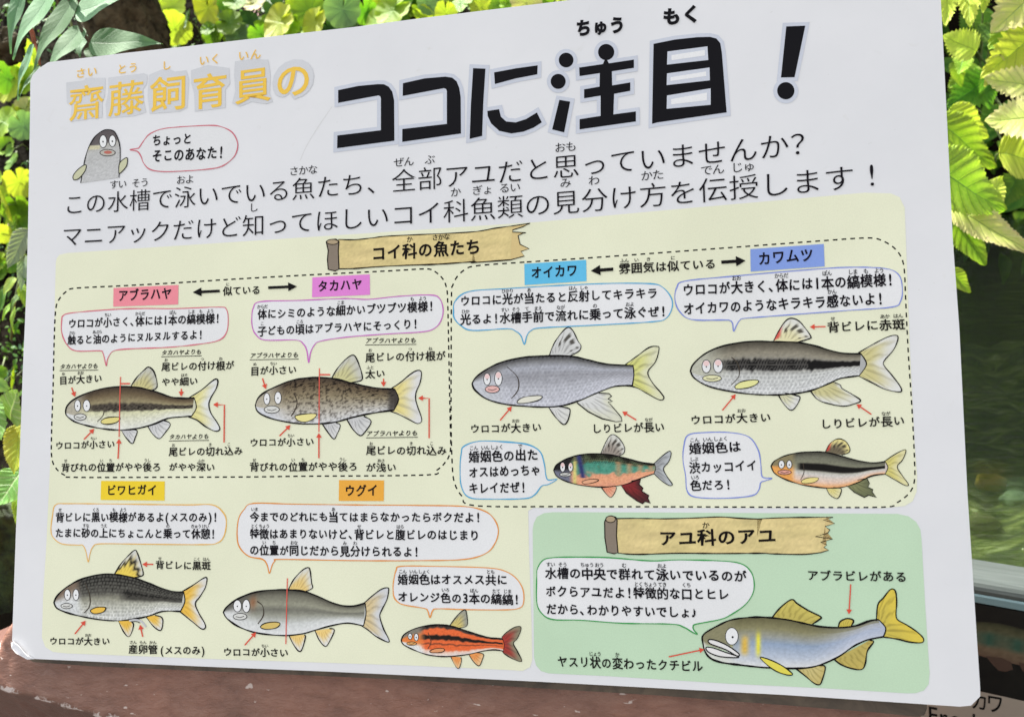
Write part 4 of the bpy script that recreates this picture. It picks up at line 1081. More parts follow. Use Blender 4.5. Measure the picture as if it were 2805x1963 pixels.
# added dark strip: board's shade along the lower edge built as a wood-toned part
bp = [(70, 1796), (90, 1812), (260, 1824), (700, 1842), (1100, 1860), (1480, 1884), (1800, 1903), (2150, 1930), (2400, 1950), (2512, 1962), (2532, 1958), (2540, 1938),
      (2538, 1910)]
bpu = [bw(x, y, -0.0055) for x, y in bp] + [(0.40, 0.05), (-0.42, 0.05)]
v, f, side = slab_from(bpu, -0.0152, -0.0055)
mesh_obj('backing_batten', [bl(*q) for q in v], f + side, WOODSHADE, stand)

# ------------------------------------------------------------------ ground, bank
SOIL = simple_mat('damp_dark_soil', (0.004, 0.0035, 0.0025), (0.022, 0.017, 0.011), 9, 0.95, 1.0, 0.02, detail=8, spec=0.05)
ROCK = simple_mat('brown_bark_rock', (0.006, 0.005, 0.003), (0.13, 0.105, 0.06), 34, 0.9, 1.0, 0.02, detail=10, dist=0.6, spec=0.1)
GROUND = simple_mat('dark_wet_ground', (0.02, 0.018, 0.014), (0.06, 0.05, 0.04), 3, 0.85, 0.6, 0.02)
gr = mesh_obj('ground', [(-60, -60, GZ), (60, -60, GZ), (60, 60, GZ), (-60, 60, GZ)], [(0, 1, 2, 3)], GROUND)
tag(gr, 'dark ground under the stand and the stream tank', kind='structure')
def bank_y(x):     # foot line of the bank at z = -0.35
    t = sm(0.62, 1.05, x)
    return 0.44 + 1.66 * t
def bank_z(x, y):
    d = y - bank_y(x)
    z = -0.35 + d * 0.98 if d > 0 else -0.35 + d * 3.0
    return z
V = []; F = []
nx, ny = 150, 90
for j in range(ny):
    for i in range(nx):
        x = -3.2 + 7.2 * i / (nx - 1)
        d = -0.15 + 3.6 * (j / (ny - 1)) ** 1.2
        y = bank_y(x) + d
        z = bank_z(x, y) + 0.05 * vnoise(x * 4, y * 4, 1) + 0.02 * vnoise(x * 14, y * 14, 3) + 0.008 * vnoise(x * 40, y * 40, 3)
        V.append((x, y, max(z, GZ)))
for j in range(ny - 1):
    for i in range(nx - 1):
        a = j * nx + i; F.append((a, a + 1, a + nx + 1, a + nx))
bank = mesh_obj('soil_bank', V, F, SOIL, smooth=True)
tag(bank, 'dark soil bank rising behind the board', kind='structure')

def bank_hit(px, py, lift=0.0):
    d = ray(px, py); k = 0.9
    while k < 6:
        p = CAM_C + d * k
        if p.z < bank_z(p.x, p.y) + lift: return p, k
        k += 0.01
    return CAM_C + d * 3, 3

# ------------------------------------------------------------------ leaves
def leaf_mat(name, c_in, c_edge, c_vein, kind, rough=0.42, trans=0.35, brown=0.0, veinw=1.0, side=8.0):
    m, nt, b, out = new_mat(name)
    uv = N(nt, 'ShaderNodeUVMap', uv_map='UVMap').outputs[0]
    sep = N(nt, 'ShaderNodeSeparateXYZ'); nt.links.new(uv, sep.inputs[0])
    X, Y = sep.outputs[0], sep.outputs[1]
    oi = N(nt, 'ShaderNodeObjectInfo')
    tc = N(nt, 'ShaderNodeTexCoord').outputs['Object']
    add = N(nt, 'ShaderNodeVectorMath', operation='ADD'); nt.links.new(tc, add.inputs[0]); nt.links.new(oi.outputs['Random'], add.inputs[1])
    if kind == 'round':     # uv = local xy, -1..1
        r_ = math_n(nt, 'SQRT', math_n(nt, 'ADD', math_n(nt, 'MULTIPLY', X, X), math_n(nt, 'MULTIPLY', Y, Y)))
        an = math_n(nt, 'ARCTAN2', X, Y)
        fr = math_n(nt, 'ABSOLUTE', math_n(nt, 'SINE', math_n(nt, 'MULTIPLY', an, 4.0)))
        dist = math_n(nt, 'MULTIPLY', fr, r_)
        vein = math_n(nt, 'SUBTRACT', 1.0, math_n(nt, 'DIVIDE', dist, 0.10 * veinw), True)
        fr2 = math_n(nt, 'ABSOLUTE', math_n(nt, 'SINE', math_n(nt, 'ADD', math_n(nt, 'MULTIPLY', an, 8.0), 0.7)))
        v2 = math_n(nt, 'MULTIPLY', math_n(nt, 'SUBTRACT', 1.0, math_n(nt, 'DIVIDE', fr2, 0.22), True), math_n(nt, 'SUBTRACT', r_, 0.45, True))
        vein = math_n(nt, 'ADD', vein, v2, True)
        edge = r_
    else:                   # uv = (along 0..1, across -1..1)
        ay_ = math_n(nt, 'ABSOLUTE', Y)
        mid = math_n(nt, 'SUBTRACT', 1.0, math_n(nt, 'DIVIDE', ay_, 0.05 * veinw), True)
        ph = math_n(nt, 'MULTIPLY', math_n(nt, 'SUBTRACT', X, math_n(nt, 'MULTIPLY', ay_, 0.22)), side * math.pi)
        fr = math_n(nt, 'ABSOLUTE', math_n(nt, 'SINE', ph))
        sv = math_n(nt, 'SUBTRACT', 1.0, math_n(nt, 'DIVIDE', fr, 0.20 * veinw), True)
        vein = math_n(nt, 'ADD', mid, math_n(nt, 'MULTIPLY', sv, 0.75), True)
        edge = ay_
    n1 = noise_n(nt, add.outputs[0], 26, 4, 0.6)
    fac = math_n(nt, 'ADD', math_n(nt, 'MULTIPLY', edge, 0.75), math_n(nt, 'MULTIPLY', math_n(nt, 'SUBTRACT', n1, 0.5), 1.4), True)
    c_ = mixc(nt, fac, c_in, c_edge)
    hs = N(nt, 'ShaderNodeHueSaturation'); nt.links.new(c_, hs.inputs['Color'])
    nt.links.new(math_n(nt, 'ADD', 0.49, math_n(nt, 'MULTIPLY', oi.outputs['Random'], 0.03)), hs.inputs['Hue'])
    nt.links.new(math_n(nt, 'ADD', 0.8, math_n(nt, 'MULTIPLY', oi.outputs['Random'], 0.4)), hs.inputs['Value'])
    c_ = mixc(nt, math_n(nt, 'MULTIPLY', vein, 0.38 if kind == 'round' else 0.7), hs.outputs[0], c_vein)
    if brown > 0:
        n2 = noise_n(nt, add.outputs[0], 16, 5, 0.7)
        k = math_n(nt, 'MULTIPLY', math_n(nt, 'SUBTRACT', math_n(nt, 'ADD', n2, math_n(nt, 'MULTIPLY', edge, 0.22)), 0.86 - brown * 0.25), 9.0, True)
        c_ = mixc(nt, k, c_, (0.36, 0.24, 0.15, 1))
    nt.links.new(c_, b.inputs['Base Color'])
    b.inputs['Roughness'].default_value = rough + 0.1
    b.inputs['Specular IOR Level'].default_value = 0.22
    n3 = noise_n(nt, add.outputs[0], 90, 3)
    h_ = math_n(nt, 'SUBTRACT', math_n(nt, 'MULTIPLY', n3, 0.35), vein)
    bp_ = bump(nt, h_, 0.55, 0.0022, b)
    tr = N(nt, 'ShaderNodeBsdfTranslucent')
    c2 = mixc(nt, 1.0, c_, (1.15, 1.2, 0.55, 1), 'MULTIPLY')
    nt.links.new(c2, tr.inputs[0]); nt.links.new(bp_.outputs[0], tr.inputs[1])
    mx = N(nt, 'ShaderNodeMixShader'); mx.inputs[0].default_value = trans
    nt.links.new(b.outputs[0], mx.inputs[1]); nt.links.new(tr.outputs[0], mx.inputs[2])
    nt.links.new(mx.outputs[0], out.inputs[0])
    return m
LM = {
 'y': leaf_mat('yellow_leaf', (0.44, 0.56, 0.05), (0.62, 0.68, 0.07), (0.30, 0.45, 0.05, 1), 'round', brown=0.08),
 'g': leaf_mat('lime_leaf', (0.20, 0.38, 0.025), (0.42, 0.57, 0.04), (0.14, 0.30, 0.04, 1), 'round'),
 'm': leaf_mat('mid_green_leaf', (0.09, 0.23, 0.02), (0.24, 0.40, 0.03), (0.16, 0.28, 0.07, 1), 'round'),
 'd': leaf_mat('dark_green_leaf', (0.03, 0.085, 0.02), (0.07, 0.14, 0.03), (0.08, 0.15, 0.05, 1), 'round', trans=0.2),
 's': leaf_mat('grey_green_leaf', (0.10, 0.21, 0.10), (0.22, 0.36, 0.12), (0.18, 0.30, 0.16, 1), 'round'),
 'p': leaf_mat('pale_cream_leaf', (0.48, 0.54, 0.16), (0.66, 0.58, 0.28), (0.35, 0.44, 0.15, 1), 'round', brown=0.2),
 'Lg': leaf_mat('lime_serrated_leaf', (0.24, 0.44, 0.03), (0.44, 0.60, 0.07), (0.12, 0.26, 0.05, 1), 'long', brown=0.1),
 'Ly': leaf_mat('yellow_serrated_leaf', (0.52, 0.64, 0.06), (0.66, 0.70, 0.11), (0.22, 0.36, 0.06, 1), 'long', brown=0.15),
 'Lp': leaf_mat('bleached_serrated_leaf', (0.58, 0.66, 0.15), (0.76, 0.66, 0.34), (0.26, 0.38, 0.12, 1), 'long', brown=0.42),
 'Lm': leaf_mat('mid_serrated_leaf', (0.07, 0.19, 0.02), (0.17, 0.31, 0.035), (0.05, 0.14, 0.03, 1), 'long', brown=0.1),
 'Lw': leaf_mat('white_veined_leaf', (0.20, 0.42, 0.10), (0.28, 0.50, 0.12), (0.62, 0.74, 0.46, 1), 'long', side=5.0, veinw=1.5),
 'Fg': leaf_mat('fern_leaflet', (0.115, 0.25, 0.11), (0.16, 0.31, 0.15), (0.03, 0.07, 0.04, 1), 'long', rough=0.5, trans=0.2, side=16, veinw=0.55, brown=0.0),
 'Fs': leaf_mat('small_grey_leaf', (0.26, 0.36, 0.22), (0.34, 0.44, 0.28), (0.4, 0.5, 0.34, 1), 'long', side=6),
}
STEM = simple_mat('green_stem', (0.10, 0.16, 0.05), (0.26, 0.32, 0.10), 40, 0.6, 0.3, 0.001)
STEMB = simple_mat('brown_stem', (0.06, 0.05, 0.03), (0.16, 0.13, 0.08), 40, 0.7, 0.3, 0.001)
STEMR = simple_mat('reddish_stem', (0.30, 0.10, 0.07), (0.45, 0.2, 0.12), 40, 0.6, 0.3, 0.001)

def round_leaf_mesh(seed, lobes=11):
    rr = random.Random(seed)
    V = [(0, 0, 0)]; UV = [(0, 0)]; F = []
    n = lobes * 6; rings = 7
    ph = rr.random() * 6
    ax = 1 + (rr.random() - 0.5) * 0.14
    cup = 0.05 + rr.random() * 0.15
    for k in range(1, rings + 1):
        r_ = k / rings
        for i in range(n):
            a = 2 * math.pi * i / n + math.pi / 2
            th = (i / n)                       # 0 at +y (tip), 0.5 at -y (petiole)
            notch = math.exp(-((th - 0.5) / 0.016) ** 2)
            sc = abs(math.sin(lobes * math.pi * th))
            rad = 1.0 + 0.09 * (sc ** 0.6) - 0.05 + 0.035 * math.sin(3 * a + ph)
            rad = rad * (1 - 0.75 * notch)
            q = r_ * (1 + (rad - 1) * r_ ** 1.5) if notch < 0.02 else r_ * (1 - 0.75 * notch + (rad - (1 - 0.75 * notch)) * r_)
            x, y = q * math.cos(a) * ax, q * math.sin(a)
            z = cup * r_ * r_ + 0.05 * r_ ** 2 * math.sin(3 * a + ph) + 0.018 * r_ ** 2 * math.cos(lobes * 2 * math.pi * th) + 0.04 * math.sin(5 * a + ph * 2) * r_ ** 3
            V.append((x, y, z)); UV.append((q * math.cos(a), q * math.sin(a)))
    for i in range(n):
        F.append((0, 1 + i, 1 + (i + 1) % n))
    for k in range(rings - 1):
        for i in range(n):
            a = 1 + k * n + i; b_ = 1 + k * n + (i + 1) % n
            F.append((a, a + n, b_ + n, b_))
    me = bpy.data.meshes.new('leaf')
    me.from_pydata(V, [], F)
    l = me.uv_layers.new(name='UVMap')
    for lp in me.loops: l.data[lp.index].uv = UV[lp.vertex_index]
    me.polygons.foreach_set('use_smooth', [True] * len(me.polygons))
    me.materials.append(LM['g'])
    return me
ROUND = [round_leaf_mesh(s_, l_) for s_, l_ in ((1, 11), (2, 9), (3, 11), (4, 10), (5, 13))]
ROUND_LO = []

def long_leaf_mesh(seed, wid, serr=0, serr_a=0.1, droop=0.2, shape='ovate', fold=0.12, pucker=0.03):
    """unit length along +y, width ratio wid"""
    rr = random.Random(seed); ph = rr.random() * 6
    n = max(36, serr * 6); m = 10
    V = []; UV = []; F = []
    for i in range(n + 1):
        t = i / n
        if shape == 'lance': w_ = math.sin(math.pi * min(1, t ** 0.75)) ** 0.8 * (1 - 0.35 * t)
        elif shape == 'tail': w_ = (math.sin(math.pi * t ** 0.55) ** 0.9) * (1 - 0.45 * t) if t < 1 else 0
        else: w_ = math.sin(math.pi * t ** 0.62) ** 0.75 if 0 < t < 1 else 0
        w_ = max(w_, 0.002) * wid * 0.5
        tooth = 0
        if serr:
            f_ = (t * serr) % 1.0
            tooth = (f_ - 0.35) * serr_a * min(1, w_ / (wid * 0.2))
        for j in range(-m, m + 1):
            s_ = j / m
            ww = w_ * (1 + tooth * abs(s_) ** 2)
            x = s_ * ww
            y = t + (tooth * 0.02 * abs(s_))
            z = fold * abs(x) - droop * t * t + pucker * wid * math.sin((t - abs(s_) * 0.22) * 16 * math.pi) * abs(s_) * (1 - abs(s_) * .3) * 0.5 + 0.02 * math.sin(t * 7 + ph) + 0.03 * wid * math.sin(t * 11 + ph) * s_
            V.append((x, y, z)); UV.append((t, s_))
    c_ = 2 * m + 1
    for i in range(n):
        for j in range(c_ - 1):
            a = i * c_ + j; F.append((a, a + 1, a + c_ + 1, a + c_))
    me = bpy.data.meshes.new('leaf')
    me.from_pydata(V, [], F)
    l = me.uv_layers.new(name='UVMap')
    for lp in me.loops: l.data[lp.index].uv = UV[lp.vertex_index]
    me.polygons.foreach_set('use_smooth', [True] * len(me.polygons))
    me.materials.append(LM['Lg'])
    return me
FERN_ME = [long_leaf_mesh(11, 0.36, 0, shape='tail', droop=0.10, pucker=0.01, fold=0.10), long_leaf_mesh(12, 0.40, 0, shape='tail', droop=0.14, pucker=0.01, fold=0.10)]
SERR_ME = [long_leaf_mesh(21, 0.62, 13, 0.34, 0.15), long_leaf_mesh(22, 0.72, 15, 0.30, 0.22), long_leaf_mesh(23, 0.5, 14, 0.30, 0.1)]
OV_ME = [long_leaf_mesh(31, 0.72, 24, 0.12, 0.12, pucker=0.04), long_leaf_mesh(32, 0.55, 24, 0.12, 0.2, pucker=0.04), long_leaf_mesh(33, 0.45, 20, 0.12, 0.2)]

def place_leaf(me, mat, parent, loc, ydir, normal, size, wscale=1.0, name='leaf'):
    y = ydir.normalized(); n_ = (normal - y * normal.dot(y)).normalized(); x = y.cross(n_)
    o = bpy.data.objects.new(name, me)
    COL.objects.link(o)
    M_ = Matrix((x * size * wscale, y * size, n_ * size)).transposed().to_4x4()
    M_.translation = loc - (parent.location if parent else Vector())
    o.matrix_local = M_
    if parent: o.parent = parent
    o.matrix_local = M_
    if me.materials[0] != LM[mat]:
        o.material_slots[0].link = 'OBJECT'; o.material_slots[0].material = LM[mat]
    return o

def tube(name, pts, r0, r1, mat, parent):
    V = []; F = []; k = 6
    org = parent.location if parent else Vector()
    n = len(pts)
    for i, p in enumerate(pts):
        t = (pts[min(i + 1, n - 1)] - pts[max(i - 1, 0)]).normalized()
        a = t.orthogonal().normalized(); b_ = t.cross(a)
        r_ = r0 + (r1 - r0) * i / (n - 1)
        for q in range(k):
            an = 2 * math.pi * q / k
            V.append(tuple(p + (a * math.cos(an) + b_ * math.sin(an)) * r_ - org))
    for i in range(n - 1):
        for q in range(k):
            a = i * k + q; b_ = i * k + (q + 1) % k
            F.append((a, b_, b_ + k, a + k))
    F.append(tuple(range((n - 1) * k, n * k)))
    return mesh_obj(name, V, F, mat, parent, smooth=True)

rl = random.Random(42)
VIEW = CAM_M @ Vector((0, 0, 1))     # towards the camera
def rnd_normal(base, amt):
    return (base + Vector((rl.uniform(-1, 1), rl.uniform(-1, 1), rl.uniform(-1, 1))) * amt).normalized()
UPF = Vector((-0.12, -0.38, 0.92)).normalized()

# round-leaved plants: (label, category words, list of (px, py, radius px, colour, lift))
def round_plant(label, leaves, group='round leaved plants on the bank', name='round_leaf_plant'):
    pts = [bank_hit(l[0], l[1], 0.03)[0] for l in leaves]
    c_ = sum(pts, Vector()) / len(pts)
    base = Vector((c_.x, c_.y, bank_z(c_.x, c_.y)))
    root = empty(name, base)
    tag(root, label, 'plant', group)
    for idx, l in enumerate(leaves):
        px, py, r_, colk = l[:4]; lift = l[4] if len(l) > 4 else rl.uniform(0.02, 0.07)
        p, k = bank_hit(px, py, lift)
        size = r_ / FPX * k * 1.08
        if size < 0.004: continue
        n_ = rnd_normal((VIEW * 0.75 + UPF * 0.75).normalized(), 0.24)
        a = rl.uniform(0, 6.28)
        yd = Vector((math.cos(a), math.sin(a) * 0.5, math.sin(a)))
        # petiole points down and back towards the bank
        yd = (Vector((rl.uniform(-0.8, 0.8), rl.uniform(-0.2, 0.2), -0.6 + rl.uniform(-.4, .9)))).normalized()
        me = ROUND[rl.randrange(5)]
        o = place_leaf(me, colk, root, p, yd, n_, size)
        foot_ = Vector((p.x + rl.uniform(-.02, .02), p.y + 0.05, 0)); foot_.z = bank_z(foot_.x, foot_.y) - 0.01
        mid = (p + foot_) / 2 + Vector((0, 0.01, 0.012))
        tube('stem', [p - n_ * 0.001, mid, foot_], 0.0011, 0.0014, STEM if rl.random() < 0.7 else STEMR, root)
    return root

round_plant('bright yellow scalloped leaves at the top edge right of the bare brown bark stump',
    [(475, 18, 40, 'y', .08), (478, 78, 44, 'y', .07), (515, 55, 26, 'd', .10), (568, 22, 48, 'y', .06), (420, -20, 38, 'y')])
round_plant('small olive and dark green round leaves just above the board edge',
    [(580, 96, 24, 'm', .04), (570, 80, 20, 'm', .06), (628, 62, 36, 'm', .07), (652, 94, 34, 's', .05), (712, 92, 30, 'm', .04), (600, 50, 22, 'd', .03), (680, 60, 28, 'd', .02)])
round_plant('lime and peach tipped round leaves at the top edge beside the olive ones',
    [(700, 8, 30, 'p', .08), (752, 22, 26, 'd', .05), (765, 62, 50, 'y', .08), (648, 5, 34, 'm', .05), (800, 70, 30, 'g', .06), (810, 20, 26, 'g', .05)])
round_plant('large lime green round leaves above the middle of the board heading',
    [(848, 32, 44, 'm', .06), (862, 62, 40, 'y', .07), (845, 66, 30, 'g', .05), (940, 26, 50, 's', .09), (1002, 34, 34, 'm', .05), (905, 80, 22, 'd'), (965, 70, 20, 's')])
round_plant('fluted bright lime leaf rosette at the top edge left of the exclamation heading',
    [(1075, 30, 48, 'g', .10), (1032, 62, 40, 'g', .07), (1145, 36, 22, 'g', .06), (1172, 12, 30, 's', .06), (1160, 40, 24, 'y', .05), (1035, 0, 34, 'y', .04), (1110, 0, 24, 'm', .03)])
round_plant('pale yellow green round leaves along the top edge over the heading furigana',
    [(1222, 38, 32, 'y', .08), (1262, 12, 34, 'm', .07), (1318, 18, 30, 'y', .05), (1362, 14, 26, 'g', .05), (1300, 0, 26, 'm', .03), (1200, 0, 24, 'd', .03)])
round_plant('cream edged round leaves at the top edge where the board leaves the frame',
    [(1440, 6, 42, 'p', .08), (1395, 10, 26, 'g', .05), (1490, -4, 30, 'g', .05), (1540, -10, 28, 'y', .05), (1450, -30, 30, 'm', .04)])
round_plant('yellow rimmed round leaves at the upper left edge under the fern',
    [(20, 214, 42, 'm', .07), (30, 232, 50, 'y', .05), (64, 185, 34, 'y', .06), (78, 140, 30, 'y', .04), (6, 150, 28, 'y', .05), (72, 222, 38, 'g', .05), (0, 90, 20, 'y', .04)])
round_plant('pale lime round leaves beside the left board edge just below its top corner',
    [(10, 335, 40, 'g', .07), (45, 312, 20, 'y', .04), (66, 345, 36, 's', .07), (72, 300, 30, 'p', .04), (28, 412, 17, 'm', .06), (32, 444, 24, 'm', .04)])
round_plant('large glowing yellow green round leaves at the left edge beside the waving fish drawing',
    [(20, 560, 44, 'y', .09), (-5, 500, 30, 'g', .06), (55, 500, 38, 'y', .05), (55, 575, 42, 'm', .04), (5, 640, 24, 'y', .05), (66, 620, 30, 'm', .03)])
round_plant('small lime leaf pair over black soil at the left edge',
    [(38, 1035, 28, 'g', .05), (0, 1052, 24, 's', .06), (0, 1020, 18, 'm', .03)])

# random darker understorey so the soil shows only in gaps
rl2 = random.Random(5)
def understorey(label, box, n, cols, rmin=18, rmax=34):
    pts = [(rl2.uniform(box[0], box[2]), rl2.uniform(box[1], box[3]), rl2.uniform(rmin, rmax), rl2.choice(cols), rl2.uniform(0.0, 0.03)) for _ in range(n)]
    round_plant(label, pts)
understorey('darker round leaves low on the bank behind the lime leaves over the heading', (900, -60, 1560, 60), 40, 'mmggy', 20, 38)
understorey('dark round leaves in the gaps behind the peach tipped leaves', (560, -40, 860, 110), 18, 'dmmg', 16, 30)
understorey('dark round leaves low at the left edge behind the yellow rimmed leaves', (-60, 150, 100, 480), 24, 'gmgy', 20, 36)
understorey('scattered young round leaves low on the left bank', (-80, 480, 90, 780), 18, 'gmgm', 18, 32)

# generic pixel-guided long leaf
def long_leaf(root, me, mat, b_px, t_px, kb, kt, wpx=None, nrm=None, wid=None, stem=True, stem_mat=None):
    pb = at(b_px[0], b_px[1], kb); pt = at(t_px[0], t_px[1], kt)
    n_ = nrm or rnd_normal((VIEW * 0.9 + UPF * 0.5).normalized(), 0.18)
    L = (pt - pb).length
    ws = 1.0
    if wpx: ws = (wpx * 1.12 / FPX * (kb + kt) / 2) / (wid * L)
    o = place_leaf(me, mat, root, pb, pt - pb, n_, L, ws)
    return o, pb, pt

# fern at the top left corner
fr = empty('fern', bank_hit(250, 200, 0)[0])
tag(fr, 'grey green fern frond with long pointed leaflets at the top left corner of the board', 'fern')
FK = 1.12
for b_px, t_px, w_, dk in (((150, -45), (14, 148), 62, 0), ((203, -6), (66, 176), 58, .01), ((226, 74), (112, 186), 56, .02), ((208, 36), (345, -28), 66, .0),
                           ((246, 118), (434, 106), 62, .01), ((60, -40), (8, 132), 34, .03), ((196, -30), (300, -110), 60, .0), ((90, 120), (28, 262), 20, -.02),
                           ((222, 95), (212, 150), 30, .05), ((110, 180), (40, 262), 12, -.01)):
    long_leaf(fr, FERN_ME[0] if w_ > 59 else FERN_ME[1], 'Fg', b_px, t_px, FK + dk, FK + dk - 0.02, w_ * 1.55, rnd_normal((VIEW + Vector((-.25, .1, .45))).normalized(), 0.12), 0.36 if w_ > 59 else 0.40)
o = long_leaf(fr, FERN_ME[1], 'Fg', (250, 130), (243, 168), FK + .03, FK + .02, 40, None, 0.4)
tube('stem', [at(150, -120, FK + .01), at(182, -20, FK + .012), at(205, 35, FK + .014), at(225, 85, FK + .016), at(246, 118, FK + .02), at(251, 170, FK + .05)], 0.0030, 0.0022, STEMB, fr)
tube('stem', [at(120, -120, FK + .05), at(150, -40, FK + .04), at(160, 20, FK + .05)], 0.002, 0.0015, STEMB, fr)
# dry reddish twigs and straw stems behind the fern
tw = empty('dry_twigs', bank_hit(100, 120, 0)[0]); tag(tw, 'thin dry reddish and straw coloured stems behind the fern frond', 'twigs')
for a_, b_, m_ in (((74, 60), (92, 130), STEMR), ((80, 62), (98, 120), STEMR), ((190, 50), (214, 150), STEM), ((96, 120), (110, 185), STEMR)):
    tube('twig', [at(a_[0], a_[1], 1.3), at((a_[0] + b_[0]) / 2 + 3, (a_[1] + b_[1]) / 2, 1.31), at(b_[0], b_[1], 1.33)], 0.0018, 0.0014, m_, tw)

# bark / rock lump at the top
def lump(name, px, py, k, rx, ry, rz, mat, seed, label, cat):
    p = at(px, py, k)
    V = []; F = []; nu, nv = 64, 40
    for j in range(nv + 1):
        th = math.pi * j / nv
        for i in range(nu):
            a = 2 * math.pi * i / nu
            d = Vector((math.sin(th) * math.cos(a), math.sin(th) * math.sin(a), math.cos(th)))
            s_ = 1 + 0.35 * vnoise(d.x * 1.6 + seed, d.y * 1.6, d.z * 1.6) + 0.14 * vnoise(d.x * 6, d.y * 6 + seed, d.z * 6) + 0.06 * vnoise(d.x * 18, d.y * 18, d.z * 18 + seed)
            V.append((d.x * rx * s_, d.y * ry * s_, d.z * rz * s_))
    for j in range(nv):
        for i in range(nu):
            a = j * nu + i; b_ = j * nu + (i + 1) % nu
            F.append((a, a + nu, b_ + nu, b_))
    o = mesh_obj(name, V, F, mat, smooth=True)
    o.location = p
    tag(o, label, cat)
    return o
lump('bark_stump', 335, 60, 1.72, 0.085, 0.08, 0.13, ROCK, 3, 'mottled brown bark stump in the soil between the fern and the yellow leaves', 'stump')
MOSS = simple_mat('wet_moss', (0.008, 0.012, 0.006), (0.05, 0.085, 0.02), 60, 0.9, 1.0, 0.01, detail=8)
lump('mossy_rock', -20, 1500, 1.42, 0.10, 0.09, 0.12, MOSS, 9, 'dark wet moss covered rock at the lower left edge above the brown stand', 'rock')
lump('stone', 24, 128, 1.62, 0.026, 0.03, 0.03, ROCK, 19, 'small brown stone in the soil under the fern at the upper left edge', 'rock')

# left edge herbs
hb = empty('leafy_herb', bank_hit(30, 900, 0)[0]); tag(hb, 'pale grey green herb with drooping leaf and narrow sprigs at the left edge', 'plant')
for b_px, t_px, w_, m_, me, wd in (((80, 628), (14, 730), 56, 'Fs', OV_ME[0], .72), ((70, 700), (46, 790), 30, 'Fs', OV_ME[1], .55), ((40, 760), (5, 800), 26, 'Lg', OV_ME[1], .55),
                                   ((60, 780), (80, 860), 30, 'Lg', OV_ME[1], .55), ((30, 830), (2, 870), 12, 'Lg', OV_ME[2], .45), ((40, 840), (24, 905), 13, 'Lg', OV_ME[2], .45),
                                   ((55, 800), (20, 845), 16, 'Lm', OV_ME[2], .45), ((60, 720), (78, 780), 28, 'Lm', OV_ME[1], .55), ((15, 790), (-10, 850), 22, 'Lm', OV_ME[1], .55)):
    long_leaf(hb, me, m_, b_px, t_px, 1.32, 1.30, w_, None, wd)
tube('stem', [at(70, 700, 1.33), at(50, 780, 1.33), at(34, 860, 1.34), at(30, 930, 1.40)], 0.0018, 0.0018, STEM, hb)
hb2 = empty('veined_leaf_plant', bank_hit(40, 1200, 0)[0]); tag(hb2, 'lime green plant with pale veined oval leaves at the middle of the left edge', 'plant')
for b_px, t_px, w_, m_, me, wd in (((30, 1150), (34, 1070), 92, 'Lw', OV_ME[0], .72), ((-20, 1100), (-5, 1200), 60, 'Lw', OV_ME[0], .72), ((62, 1160), (20, 1290), 84, 'Ly', OV_ME[1], .55),
                                   ((60, 1290), (-12, 1380), 92, 'Lw', OV_ME[0], .72), ((50, 1360), (48, 1460), 30, 'Lg', OV_ME[1], .55), ((72, 1210), (58, 1310), 60, 'Lg', OV_ME[1], .55)):
    long_leaf(hb2, me, m_, b_px, t_px, 1.25, 1.22, w_, None, wd)
tube('stem', [at(60, 1160, 1.27), at(55, 1290, 1.27), at(50, 1400, 1.33)], 0.002, 0.002, STEM, hb2)

# right-hand leafy plants hanging over the water
def rp(label, lst, name='nettle_leaf_plant', bx=2700, by=400):
    root = empty(name, at(bx, by, 1.9)); tag(root, label, 'plant')
    for b_px, t_px, w_, m_, mi, kb, kt in lst:
        me, wd = [(SERR_ME[0], .62), (SERR_ME[1], .72), (SERR_ME[2], .5), (OV_ME[0], .72), (OV_ME[1], .55), (OV_ME[2], .45)][mi]
        o, pb, pt = long_leaf(root, me, m_, b_px, t_px, kb, kt, w_, None, wd)
        q = at(bx + rl.uniform(-30, 30), by + rl.uniform(-20, 40), 1.95)
        tube('stem', [pb, (pb + q) / 2 + Vector((0, 0, 0.015)), q], 0.0016, 0.002, STEM, root)
    return root
rp('small bright lime serrated leaves hanging beside the right edge of the board near the top',
   [((2674, 142), (2588, 92), 92, 'Ly', 0, 1.40, 1.40), ((2640, 150), (2632, 192), 44, 'Lg', 0, 1.48, 1.44), ((2598, -60), (2598, 56), 52, 'Ly', 0, 1.42, 1.38),
    ((2645, -70), (2662, 58), 60, 'Ly', 2, 1.44, 1.38), ((2695, -60), (2700, 24), 40, 'Ly', 2, 1.46, 1.42), ((2610, 170), (2640, 236), 40, 'Lg', 2, 1.6, 1.6)], bx=2680, by=160)
rp('large bleached cream serrated leaves at the upper right edge of the photo',
   [((2880, -60), (2728, 72), 130, 'Lp', 0, 1.40, 1.38), ((2880, 60), (2706, 196), 110, 'Ly', 0, 1.45, 1.42), ((2870, 250), (2704, 204), 96, 'Lp', 2, 1.40, 1.40),
    ((2880, 330), (2716, 312), 130, 'Lp', 1, 1.34, 1.34), ((2860, 190), (2740, 180), 90, 'Lg', 2, 1.5, 1.5), ((2740, 150), (2700, 240), 36, 'Lp', 2, 1.44, 1.46),
    ((2850, 20), (2720, 120), 110, 'Lg', 0, 1.5, 1.48)], bx=2800, by=260)
